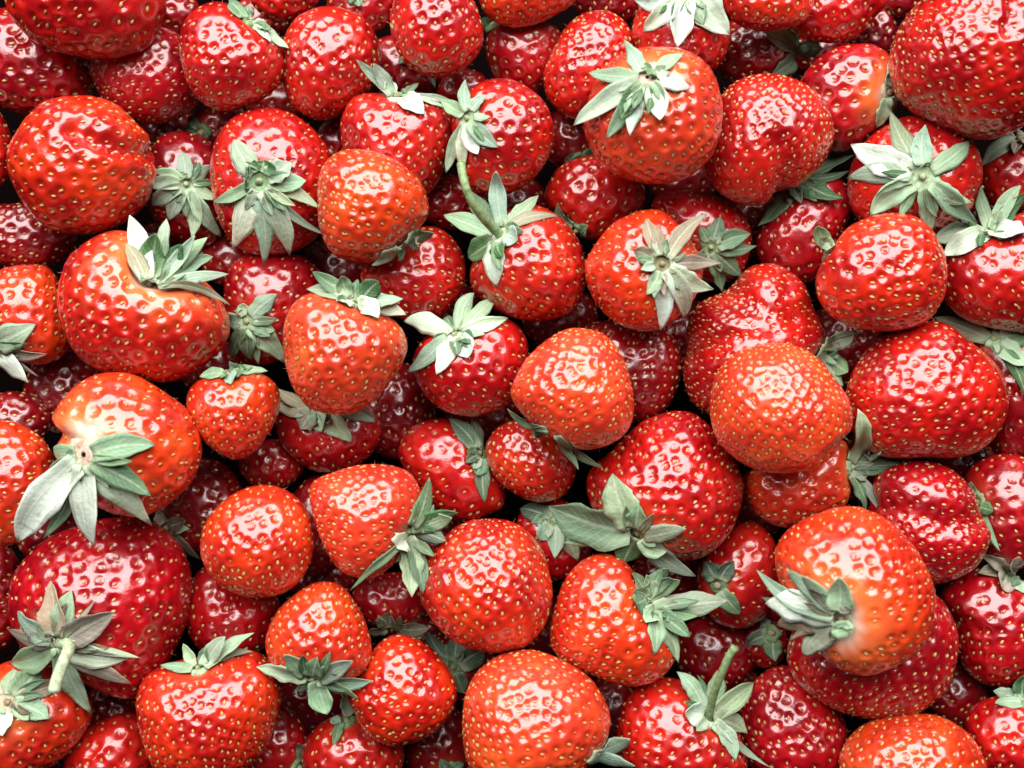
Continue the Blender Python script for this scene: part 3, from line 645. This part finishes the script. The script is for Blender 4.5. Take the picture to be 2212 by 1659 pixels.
# ------------------------------------------------------------------ geodesic sphere of any frequency
_ico = {}
def geodesic(n):
    if n in _ico:
        return _ico[n]
    t = (1 + 5 ** .5) / 2
    V = np.array([(-1,t,0),(1,t,0),(-1,-t,0),(1,-t,0),(0,-1,t),(0,1,t),(0,-1,-t),(0,1,-t),(t,0,-1),(t,0,1),(-t,0,-1),(-t,0,1)], float)
    V /= np.linalg.norm(V[0])
    F = [(0,11,5),(0,5,1),(0,1,7),(0,7,10),(0,10,11),(1,5,9),(5,11,4),(11,10,2),(10,7,6),(7,1,8),(3,9,4),(3,4,2),(3,2,6),(3,6,8),(3,8,9),(4,9,5),(2,4,11),(6,2,10),(8,6,7),(9,8,1)]
    ij = [(i, j) for i in range(n + 1) for j in range(n + 1 - i)]
    idx = {p: k for k, p in enumerate(ij)}
    W = np.array([((n - i - j) / n, i / n, j / n) for i, j in ij])
    tri = []
    for i in range(n):
        for j in range(n - i):
            tri.append((idx[(i, j)], idx[(i + 1, j)], idx[(i, j + 1)]))
            if i + j < n - 1:
                tri.append((idx[(i + 1, j)], idx[(i + 1, j + 1)], idx[(i, j + 1)]))
    tri = np.array(tri)
    P, T = [], []
    for k, f in enumerate(F):
        P.append(W @ V[list(f)])
        T.append(tri + k * len(ij))
    P, T = np.concatenate(P), np.concatenate(T)
    P /= np.linalg.norm(P, axis=1)[:, None]
    key = np.round(P * 1e5).astype(np.int64)
    _, first, inv = np.unique(key, axis=0, return_index=True, return_inverse=True)
    P, T = P[first], inv.reshape(-1)[T]
    # gather points towards the upper side
    c = P[:, 2]
    u = (1 - c) / 2
    u2 = 0.45 * u + 0.55 * u ** 2.2
    c2 = 1 - 2 * u2
    s = np.sqrt(np.clip(1 - c ** 2, 1e-12, 1)); s2 = np.sqrt(np.clip(1 - c2 ** 2, 0, 1))
    P = np.stack([P[:, 0] / s * s2, P[:, 1] / s * s2, c2], 1)
    _ico[n] = (P, T)
    return _ico[n]

def mesh_from(name, V, F, smooth=True, mat=None, uv=None):
    me = bpy.data.meshes.new(name)
    F = np.asarray(F, np.int32)
    nf, k = F.shape
    me.vertices.add(len(V)); me.loops.add(nf * k); me.polygons.add(nf)
    me.vertices.foreach_set("co", np.asarray(V, np.float32).ravel())
    me.loops.foreach_set("vertex_index", F.ravel())
    me.polygons.foreach_set("loop_start", np.arange(0, nf * k, k, dtype=np.int32))
    if smooth:
        me.polygons.foreach_set("use_smooth", np.ones(nf, bool))
    me.update(calc_edges=True)
    if uv is not None:
        lay = me.uv_layers.new(name="UVMap")
        lay.data.foreach_set("uv", np.asarray(uv, np.float32)[F.ravel()].ravel())
    if mat:
        me.materials.append(mat)
    return me

def add_obj(name, me, parent=None, color=None, alpha=1.0):
    o = bpy.data.objects.new(name, me)
    scene.collection.objects.link(o)
    if parent is not None:
        o.parent = parent
    if color is not None:
        o.color = (*color, alpha)
    return o

def unit(v):
    return v / max(np.linalg.norm(v), 1e-9)

def soft_noise(P, seed, n=7, f0=1.2, f1=3.4):
    r = np.random.default_rng(seed)
    out = np.zeros(len(P))
    for _ in range(n):
        k = unit(r.normal(size=3)) * r.uniform(f0, f1)
        out += np.sin(P @ k + r.uniform(0, 6.28)) / n
    return out

def body_pos(b, d):
    """unit directions -> plain body surface (grid units, relative to the centre)"""
    th = np.arctan2(d[:, 1], d[:, 0])
    r = radius(b, th)
    return np.stack([d[:, 0] * r, d[:, 1] * r, d[:, 2] * b['H']], 1)

def relief(b, P):
    """lumps, shallow facets and small dents of one berry, as a height along the normal"""
    i, R, k = b['i'], b['R'], b.get('bump', 1.0)
    h = soft_noise(P, 50 + i) * R * 0.030 * k + soft_noise(P, 90 + i, 9, 4.0, 8.0) * R * 0.008 * k
    r = np.random.default_rng(700 + i)
    for _ in range(5):
        c = unit(r.normal(size=3) + np.array([0, 0, .5]))
        w = r.uniform(.16, .42)
        a = np.arccos(np.clip(P @ c, -1, 1))
        h += R * r.uniform(-.038, .012) * k * np.exp(-(a / w) ** 2)
    return h

def body_normal(b, d):
    e = 1e-3
    a = np.where(np.abs(d[:, 2:3]) < 0.9, np.array([[0, 0, 1.0]]), np.array([[1.0, 0, 0]]))
    t1 = np.cross(d, a); t1 /= np.linalg.norm(t1, axis=1)[:, None]
    t2 = np.cross(d, t1)
    def at(q):
        q = q / np.linalg.norm(q, axis=1)[:, None]
        return body_pos(b, q)
    p = body_pos(b, d)
    n = np.cross(at(d + e * t1) - p, at(d + e * t2) - p)
    n /= np.linalg.norm(n, axis=1)[:, None] + 1e-12
    s = np.sign((n * d).sum(1))[:, None]
    return n * np.where(s == 0, 1, s)

def pix_to_dir(b, u, v, below=False):
    """direction on the berry's unit sphere under a grid point"""
    off = np.array([(u - b['cu']), -(v - b['cv'])]) * b['sc']
    th = math.atan2(off[1], off[0])
    rho = math.hypot(*off) / float(radius(b, np.array([th]))[0])
    rho = min(rho, 0.985)
    dz = math.sqrt(1 - rho * rho) * (-1 if below else 1)
    return np.array([math.cos(th) * rho, math.sin(th) * rho, dz])

SEED_V = SEED_F = None
def seed_template():
    # teardrop of 5 rings x 6, low dome
    V, F = [], []
    m = 6
    prof = [(-1.0, 0.0), (-0.62, 0.72), (0.0, 1.0), (0.6, 0.62), (1.0, 0.0)]
    V.append((0, -1.0, 0))
    for y, w in prof[1:-1]:
        for k in range(m):
            a = k / m * 2 * math.pi
            V.append((math.cos(a) * w, y, math.sin(a) * w))
    V.append((0, 1.0, 0))
    for k in range(m):
        F.append((0, 1 + (k + 1) % m, 1 + k))
    for r in range(2):
        for k in range(m):
            a, c = 1 + r * m + k, 1 + r * m + (k + 1) % m
            F.append((a, c, c + m)); F.append((a, c + m, a + m))
    L = len(V) - 1
    for k in range(m):
        F.append((L, 1 + 2 * m + k, 1 + 2 * m + (k + 1) % m))
    return np.array(V), np.array(F)
SEED_V, SEED_F = seed_template()

WP_T = np.array([0, .12, .3, .46, .66, .84, .94, 1.0])
WP_W = np.array([.70, .82, .98, 1.04, .88, .52, .23, .02])

def sepal_mesh(b, p0, nrm, tip, width, lift, r):
    """a curved, cupped, thin leaf from p0 to the tip point; grid units relative to world origin"""
    NL, NW = 13, 7
    tu, tv = tip
    # height of the tip: the skin of the own berry below it, or its rim
    off = np.array([(tu - b['cu']), -(tv - b['cv'])]) * b['sc']
    th = math.atan2(off[1], off[0])
    rho = math.hypot(*off) / float(radius(b, np.array([th]))[0])
    rc = min(rho, 1.0)
    ztip = b['z'] + b['H'] * math.sqrt(max(1 - rc * rc, 0.0)) * 1.0 + 4 + lift
    if rho > 1.0:
        ztip = max(b['z'] + 0.25 * b['H'], b['z'] + 0.25 * (p0[2] - b['z'])) + lift
    ztip = min(ztip, p0[2] + 30 + lift)
    s = (D - ztip) / D
    p2 = np.array([(tu - UC) * s, -(tv - VC) * s, ztip])
    L = np.linalg.norm(p2 - p0)
    arch = r.uniform(.03, .24) * L
    pm = (p0 + p2) / 2 + nrm * arch + np.cross(unit(p2 - p0), nrm) * r.uniform(-.16, .16) * L
    t = np.linspace(0, 1, NL)[:, None]
    C = (1 - t) ** 2 * p0 + 2 * t * (1 - t) * pm + t ** 2 * p2
    # keep above the heap
    h = heap_top(C[:, 0], C[:, 1], b['order'])
    fl = np.maximum(C[:, 2], h + 4 + 3 * t[:, 0])
    for _ in range(3):
        sm = fl.copy(); sm[1:-1] = (fl[:-2] + 2 * fl[1:-1] + fl[2:]) / 4
        fl = np.maximum(sm, h + 3)
    # points keep their place in the view as they rise
    k = (D - fl) / (D - C[:, 2])
    C = np.stack([C[:, 0] * k, C[:, 1] * k, fl], 1)
    tg = np.gradient(C, axis=0)
    tg /= np.linalg.norm(tg, axis=1)[:, None]
    up0 = unit(nrm * 0.5 + np.array([0, 0, 1.0]))
    side = np.cross(tg, up0)
    side /= np.linalg.norm(side, axis=1)[:, None] + 1e-9
    nn = np.cross(side, tg)
    tw = r.uniform(-.75, .75)
    cup = r.uniform(-.35, .50)
    curl = r.uniform(-.10, .26) * L
    wv, wf, wp = r.uniform(.03, .09), r.uniform(5, 11), r.uniform(0, 6.28)
    q = np.linspace(-1, 1, NW)
    tt = np.linspace(0, 1, NL)
    wid = np.interp(tt, WP_T + np.array([0, 0, r.uniform(-.05, .08), r.uniform(-.08, .08), r.uniform(-.06, .06), 0, 0, 0]), WP_W) * width / 2
    Vt = np.zeros((NL, NW, 3)); UV = np.zeros((NL, NW, 2))
    for j in range(NL):
        a = tw * tt[j]
        sd = side[j] * math.cos(a) + nn[j] * math.sin(a)
        nu = nn[j] * math.cos(a) - side[j] * math.sin(a)
        edge = 1 + wv * np.sin(wf * tt[j] * 2 + wp + q * 3)
        lift_e = cup * wid[j] * q ** 2 - 0.10 * wid[j] * (1 - np.abs(q)) * 0.8 + wv * wid[j] * 1.6 * np.abs(q) * np.sin(wf * tt[j] * 1.7 + wp + 2 * np.sign(q))
        cj = C[j] + nn[j] * curl * max(0.0, (tt[j] - .55) / .45) ** 2
        Vt[j] = cj + np.outer(q * wid[j] * edge, sd) + np.outer(lift_e, nu)
        UV[j, :, 0] = (q + 1) / 2
        UV[j, :, 1] = tt[j]
    flat = Vt.reshape(-1, 3)
    hh = heap_top(flat[:, 0], flat[:, 1], b['order'])
    flat[:, 2] = np.maximum(flat[:, 2], hh + 2.0)
    # give it a thickness
    Vt = flat.reshape(NL, NW, 3)
    nrmv = np.cross(np.gradient(Vt, axis=1), np.gradient(Vt, axis=0))
    nrmv /= np.linalg.norm(nrmv, axis=2)[:, :, None] + 1e-9
    nrmv *= np.where(nrmv[:, :, 2:3] < 0, -1, 1)
    thick = 1.3
    top = Vt + nrmv * thick * .5
    bot = Vt - nrmv * thick * .5
    V = np.concatenate([top.reshape(-1, 3), bot.reshape(-1, 3)])
    uv = np.concatenate([UV.reshape(-1, 2)] * 2)
    N = NL * NW
    F = []
    for j in range(NL - 1):
        for i in range(NW - 1):
            a = j * NW + i
            F.append((a, a + NW, a + NW + 1, a + 1))
            F.append((N + a, N + a + 1, N + a + NW + 1, N + a + NW))
    per = [(0, i) for i in range(NW)] + [(j, NW - 1) for j in range(1, NL)] + [(NL - 1, i) for i in range(NW - 2, -1, -1)] + [(j, 0) for j in range(NL - 2, 0, -1)]
    ids = [j * NW + i for j, i in per]
    for a, c in zip(ids, ids[1:] + ids[:1]):
        F.append((a, c, N + c, N + a))
    # faces must look outwards
    f0 = np.cross(V[F[0][1]] - V[F[0][0]], V[F[0][2]] - V[F[0][0]])
    if np.dot(f0, nrmv[0, 0]) < 0:
        F = [f[::-1] for f in F]
    return V, F, uv

def tube(path, rads, m=10, cap=True):
    path = np.asarray(path, float)
    tg = np.gradient(path, axis=0); tg /= np.linalg.norm(tg, axis=1)[:, None]
    V, F = [], []
    ref = np.array([0.3, 0.9, 0.2])
    for p, t, r in zip(path, tg, rads):
        a = unit(np.cross(t, ref)); c = np.cross(t, a)
        for k in range(m):
            g = k / m * 2 * math.pi
            V.append(p + (a * math.cos(g) + c * math.sin(g)) * r)
    n = len(path)
    for j in range(n - 1):
        for k in range(m):
            x, y = j * m + k, j * m + (k + 1) % m
            F.append((x, y, y + m, x + m))
    V.append(path[-1] - tg[-1] * rads[-1] * .35)      # slightly hollow cut end
    for k in range(m):
        F.append(((n - 1) * m + k, (n - 1) * m + (k + 1) % m, len(V) - 1, len(V) - 1))
    return np.array(V), F

def tris_of(F):
    out = []
    for f in F:
        out.append((f[0], f[1], f[2]))
        if len(f) == 4 and f[3] != f[2]:
            out.append((f[0], f[2], f[3]))
    return out

def dist_polyline(P, line):
    best = np.full(len(P), 1e9)
    for a, c in zip(line[:-1], line[1:]):
        a, c = np.array(a), np.array(c)
        ab = c - a
        t = np.clip(((P - a) @ ab) / (ab @ ab), 0, 1)
        best = np.minimum(best, np.linalg.norm(P - a - t[:, None] * ab, axis=1))
    return best

# ------------------------------------------------------------------ the tray floor under the heap
floor_me = mesh_from("tray_floor", np.array([(-.6, -.6, 0), (.6, -.6, 0), (.6, .6, 0), (-.6, .6, 0)]), [(0, 1, 2, 3)], False, M_FLOOR)
zlow = min(b['z'] - b['H'] for b in BERRIES) * S
floor = add_obj("ground", floor_me)
floor.location.z = zlow - 0.015
floor["kind"] = "structure"

# ------------------------------------------------------------------ build
GROUP = "ripe strawberries heaped in a pile"
total = 0
for b in BERRIES:
    r = np.random.default_rng(1000 + b['i'])
    i = b['i']
    # axis towards the calyx
    if b['cal'] is not None:
        axis = pix_to_dir(b, *b['cal'], below=bool(b.get('below')))
    else:
        ang, el = b['ax']
        a = math.radians(ang)
        c = math.sqrt(max(1 - el * el, 0))
        axis = np.array([math.cos(a) * c, math.sin(a) * c, el])
    axis = unit(axis)
    a1 = unit(np.cross(axis, [0.2, 0.3, 0.93])); a2 = np.cross(axis, a1)

    # seeds: phyllotaxis about the axis
    sp = b.get('sp', 29) * r.uniform(.96, 1.04)
    R = b['R']
    n = int(4 * math.pi * R * R / (0.87 * sp * sp))
    kk = np.arange(n) + 0.5
    w = 1 - 2 * kk / n
    w = w - 0.16 * (1 - w ** 2)                # a little denser near the tip
    ph = kk * 2.399963 + r.uniform(0, 6.28)
    sq = np.sqrt(np.clip(1 - w * w, 0, 1))
    sd = sq[:, None] * (np.cos(ph)[:, None] * a1 + np.sin(ph)[:, None] * a2) + w[:, None] * axis
    sd += r.normal(size=sd.shape) * 0.17 * sp / R
    sd /= np.linalg.norm(sd, axis=1)[:, None]
    has_cal = b['cal'] is not None
    lim = math.cos(0.36 + 0.14 * b.get('shoulder', 0)) if has_cal else 0.985
    keep = ((sd @ axis) < lim) & (sd[:, 2] > -0.35)
    sd = sd[keep]

    # body
    vis = b['rank'] >= 2 or R > 115
    nf = int(max(14, (0.30 if vis else 0.22) * R))
    nf = min(nf, 46)
    P, T = geodesic(nf)
    Pb = body_pos(b, P)
    Nb = body_normal(b, P)
    disp = relief(b, P)
    ca = P @ axis
    ang = np.arccos(np.clip(ca, -1, 1))
    if has_cal:
        disp -= R * b.get('dent', 0.07) * np.exp(-(ang / 0.34) ** 2)
    for line, dep, wd in b.get('crease', []):
        img = np.stack([UC + (b['x'] + Pb[:, 0]) / b['sc'], VC - (b['y'] + Pb[:, 1]) / b['sc']], 1)
        dd = dist_polyline(img, line)
        disp += np.where(P[:, 2] > -0.2, -dep * np.exp(-(dd / wd) ** 2) + 0.35 * dep * np.exp(-((dd - 1.9 * wd) / wd) ** 2), 0)
    # pits: nearest seed in the metric of the body
    sb = body_pos(b, sd)
    sig = 0.33 * sp
    near = np.full(len(P), 1e9)
    CH = 4000
    for s0 in range(0, len(P), CH):
        q = Pb[s0:s0 + CH]
        d2 = (q ** 2).sum(1)[:, None] + (sb ** 2).sum(1)[None] - 2 * q @ sb.T
        near[s0:s0 + CH] = np.sqrt(np.clip(d2.min(1), 0, None))
    pitdep = 0.132 * sp * r.uniform(.85, 1.15)
    disp -= pitdep * np.exp(-(near / sig) ** 3.2)
    V = Pb + Nb * disp[:, None]
    pale = np.zeros(len(P))
    if has_cal:
        sh = b.get('shoulder', 0.22)
        az = np.arctan2(P @ a2, P @ a1)
        rs = np.random.default_rng(400 + i)
        stk = sum(np.sin(k_ * az + rs.uniform(0, 6.28) + 1.5 * np.sin(3 * ang + k_)) * rs.uniform(.5, 1) for k_ in (2, 3, 5, 8, 13)) / 3.5
        rad_ = (0.38 + 0.24 * sh) * (1 + 0.17 * stk + 0.25 * soft_noise(P, 300 + i, 8, 4, 9))
        pale = sh * np.exp(-(ang / rad_) ** 2)
    elif b.get('org'):
        pale = 0
    base = np.array([b['x'], b['y'], b['z'] - b['H']])
    cen = np.array([0, 0, b['H']])
    root = bpy.data.objects.new("strawberry", None)
    scene.collection.objects.link(root)
    root.empty_display_size = 0.005
    root.location = base * S
    root["label"] = b['label']
    root["category"] = "strawberry"
    root["group"] = GROUP
    me = mesh_from("flesh", (V + cen) * S, T, True, M_FLESH)
    at = me.attributes.new("pale", 'FLOAT', 'POINT')
    at.data.foreach_set("value", np.clip(pale, 0, 1).astype(np.float32))
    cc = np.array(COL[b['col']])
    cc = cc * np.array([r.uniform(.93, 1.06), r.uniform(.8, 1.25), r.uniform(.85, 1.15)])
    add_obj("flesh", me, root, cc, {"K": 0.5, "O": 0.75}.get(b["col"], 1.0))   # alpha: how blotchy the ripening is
    total += len(T)

    # seeds sit in their pits, long axis along the meridian
    sn = body_normal(b, sd)
    dsp = relief(b, sd)
    sang = np.arccos(np.clip(sd @ axis, -1, 1))
    if has_cal:
        dsp -= R * b.get('dent', 0.07) * np.exp(-(sang / 0.34) ** 2)
    for line, dep, wd in b.get('crease', []):
        img = np.stack([UC + (b['x'] + sb[:, 0]) / b['sc'], VC - (b['y'] + sb[:, 1]) / b['sc']], 1)
        dd = dist_polyline(img, line)
        dsp += np.where(sd[:, 2] > -0.2, -dep * np.exp(-(dd / wd) ** 2) + 0.35 * dep * np.exp(-((dd - 1.9 * wd) / wd) ** 2), 0)
    sc_ = sb + sn * (dsp - pitdep * 0.80)[:, None]
    mer = axis[None] - sn * (sn @ axis)[:, None]
    mer /= np.linalg.norm(mer, axis=1)[:, None] + 1e-9
    wob = r.normal(size=len(sd)) * 0.25
    sid = np.cross(sn, mer)
    m2 = mer * np.cos(wob)[:, None] + sid * np.sin(wob)[:, None]
    s2 = np.cross(sn, m2)
    size = 4.9 * (sp / 28) ** .5 * r.uniform(.72, 1.2, len(sd))
    SV = (sc_[:, None, :] + size[:, None, None] * (SEED_V[None, :, 0:1] * 0.56 * s2[:, None, :] + SEED_V[None, :, 1:2] * m2[:, None, :] + SEED_V[None, :, 2:3] * 0.46 * sn[:, None, :]))
    SF = SEED_F[None] + (np.arange(len(sd)) * len(SEED_V))[:, None, None]
    if len(sd):
        so = add_obj("seeds", mesh_from("seeds", (SV.reshape(-1, 3) + cen) * S, SF.reshape(-1, 3), True, M_SEED), root)
        so["kind"] = "stuff"
        ta = so.data.attributes.new("tint", 'FLOAT', 'POINT')
        ta.data.foreach_set("value", np.repeat(r.uniform(0, 1, len(sd)) ** 2, len(SEED_V)).astype(np.float32))
        # the short dry hair that stands beside most seeds
        hs = r.uniform(size=len(sd)) < 0.55
        if vis and hs.any():
            hp = sc_[hs] + sn[hs] * pitdep * .6 + m2[hs] * size[hs][:, None] * .6
            hd = sn[hs] + r.normal(size=(hs.sum(), 3)) * .75
            hd /= np.linalg.norm(hd, axis=1)[:, None]
            hl = r.uniform(4, 10, hs.sum())[:, None]
            hw = np.cross(hd, r.normal(size=hd.shape)); hw /= np.linalg.norm(hw, axis=1)[:, None] + 1e-9
            mid = hp + hd * hl * .55 + r.normal(size=hp.shape) * 1.0
            HV = np.stack([hp - hw * .3, hp + hw * .3, mid - hw * .22, mid + hw * .22, hp + hd * hl + r.normal(size=hp.shape) * 2.0], 1)
            k5 = (np.arange(len(hp)) * 5)[:, None, None]
            HF = np.array([(0, 1, 3), (0, 3, 2), (2, 3, 4)])[None] + k5
            ho = add_obj("hairs", mesh_from("hairs", (HV.reshape(-1, 3) + cen) * S, HF.reshape(-1, 3), True, M_HAIR), root)
            ho["kind"] = "stuff"
            total += len(HF) * 3
        total += len(sd) * len(SEED_F)

    # calyx, sepals, stalk
    if has_cal:
        d1 = axis[None]
        nrm = body_normal(b, d1)[0]
        dn = float(relief(b, d1)[0]) - R * b.get('dent', 0.07)
        pc = body_pos(b, d1)[0] + nrm * (dn + 3)
        pw = pc + np.array([b['x'], b['y'], b['z']])
        rc = b.get('rc', 20)
        c1 = unit(np.cross(nrm, [0.31, 0.2, 0.93])); c2 = np.cross(nrm, c1)
        tone = np.array(TONE[b['tone']])
        # dished disc with a ragged rim
        m, rings = 20, [(0.0, 2.0), (.28, 1.0), (.45, 2.5), (.7, 4.5), (1.0, 2.5), (1.05, -4.0)]
        CV, CF = [], []
        wob = r.uniform(.85, 1.12, m)
        for q, hgt in rings:
            for k in range(m):
                g = k / m * 2 * math.pi
                rr = rc * q * (1 + (wob[k] - 1) * q)
                CV.append(pc + (c1 * math.cos(g) + c2 * math.sin(g)) * rr + nrm * (hgt + r.uniform(-.6, .6) * q))
        for j in range(len(rings) - 1):
            for k in range(m):
                x, y = j * m + k, j * m + (k + 1) % m
                CF.append((x, x + m, y + m)); CF.append((x, y + m, y))
        CF = [f[::-1] for f in CF]
        cal_o = add_obj("calyx", mesh_from("calyx", (np.array(CV) + cen) * S, CF, True, M_CALYX), root, tone * 0.9 + np.array([.03, .05, .0]))
        # stalk or its stub
        if b.get('stem'):
            pth = []
            for u, v, lf in b['stem']:
                zz = pw[2] + lf
                s = (D - zz) / D
                pth.append(((u - UC) * s, -(v - VC) * s, zz))
            pth[0] = tuple(pw - nrm * 2)
            pth = np.array(pth)
            tt = np.linspace(0, len(pth) - 1, 18)
            pth = np.stack([np.interp(tt, np.arange(len(pth)), pth[:, k]) for k in range(3)], 1)
            for _ in range(4):
                pth[1:-1] = (pth[:-2] + 2 * pth[1:-1] + pth[2:]) / 4
            rad = b['sr'] * (1 + 0.25 * np.exp(-np.linspace(0, 6, 18)) + 0.08 * np.exp(-np.linspace(6, 0, 18)))
            col = np.array([.44, .54, .34]) if b['sr'] > 10 else np.array([.25, .38, .17])
        else:
            ln = r.uniform(5, 11)
            bend = c1 * r.uniform(-3, 3) + c2 * r.uniform(-3, 3)
            pth = np.array([pw - nrm * 2, pw + nrm * ln * .5 + bend * .3, pw + nrm * ln + bend])
            rad = np.array([1.25, 1.0, .95]) * r.uniform(5, 7.5)
            col = np.array([.30, .24, .14]) if b['tone'] in 'Bbd' else np.array([.34, .38, .2])
            if b['tone'] == 'S':
                col = np.array([.72, .5, .4]); rad = np.array([1.25, 1.1, .9]) * rc * .72
        TV, TF = tube(pth, rad)
        TV = TV - np.array([b['x'], b['y'], b['z']])
        add_obj("stem", mesh_from("stem", (TV + cen) * S, tris_of(TF), True, M_CALYX), cal_o if not b.get('stem') else root, col)
        extra = []
        if len(b['sep']) >= 4:                       # the outer whorl: short narrow bracts between the sepals
            tips = np.array([(e[0] - b['cal'][0], e[1] - b['cal'][1]) for e in b['sep']], float)
            an = np.sort(np.arctan2(tips[:, 1], tips[:, 0]))
            ml = np.hypot(tips[:, 0], tips[:, 1]).mean()
            for q0, q1 in zip(an, np.append(an[1:], an[0] + 2 * math.pi)):
                if q1 - q0 > 2.0 or r.uniform() < .3:
                    continue
                g = (q0 + q1) / 2 + r.uniform(-.12, .12)
                l = ml * r.uniform(.42, .72)
                extra.append((b['cal'][0] + l * math.cos(g), b['cal'][1] + l * math.sin(g), r.uniform(13, 22), r.choice(['p', 'g', 'g', 'G'] if b['tone'] not in 'Bb' else ['b', 'B', 'p', 'g']), r.uniform(0, 8)))
        for e in list(b['sep']) + extra:
            u, v, wd = e[:3]
            tn = e[3] if len(e) > 3 else b['tone']
            lf = e[4] if len(e) > 4 else 0
            if tn in 'Ss':
                tn = 'p'
            s = (D - pw[2]) / D
            tipw = np.array([(u - UC) * s, -(v - VC) * s, pw[2]])
            dr = tipw - pw
            dr -= nrm * (dr @ nrm)
            dr = unit(dr)
            p0 = pw + dr * rc * 0.62 + nrm * 2.0
            LV, LF, uv = sepal_mesh(b, p0, nrm, (u, v), wd * 1.06, lf, r)
            LV = LV - np.array([b['x'], b['y'], b['z']])
            col = np.array(TONE[tn]) * r.uniform(.72, 1.14) * np.array([r.uniform(.88, 1.1), r.uniform(.92, 1.06), r.uniform(.86, 1.1)])
            add_obj("sepal", mesh_from("sepal", (LV + cen) * S, LF, True, M_SEPAL, uv), cal_o, col)
            total += len(LF) * 2
print("BERRIES", len(BERRIES), "TRIS", total, "ZMAX", max(b['z'] for b in BERRIES), [round(b['z']) for b in ORDER])
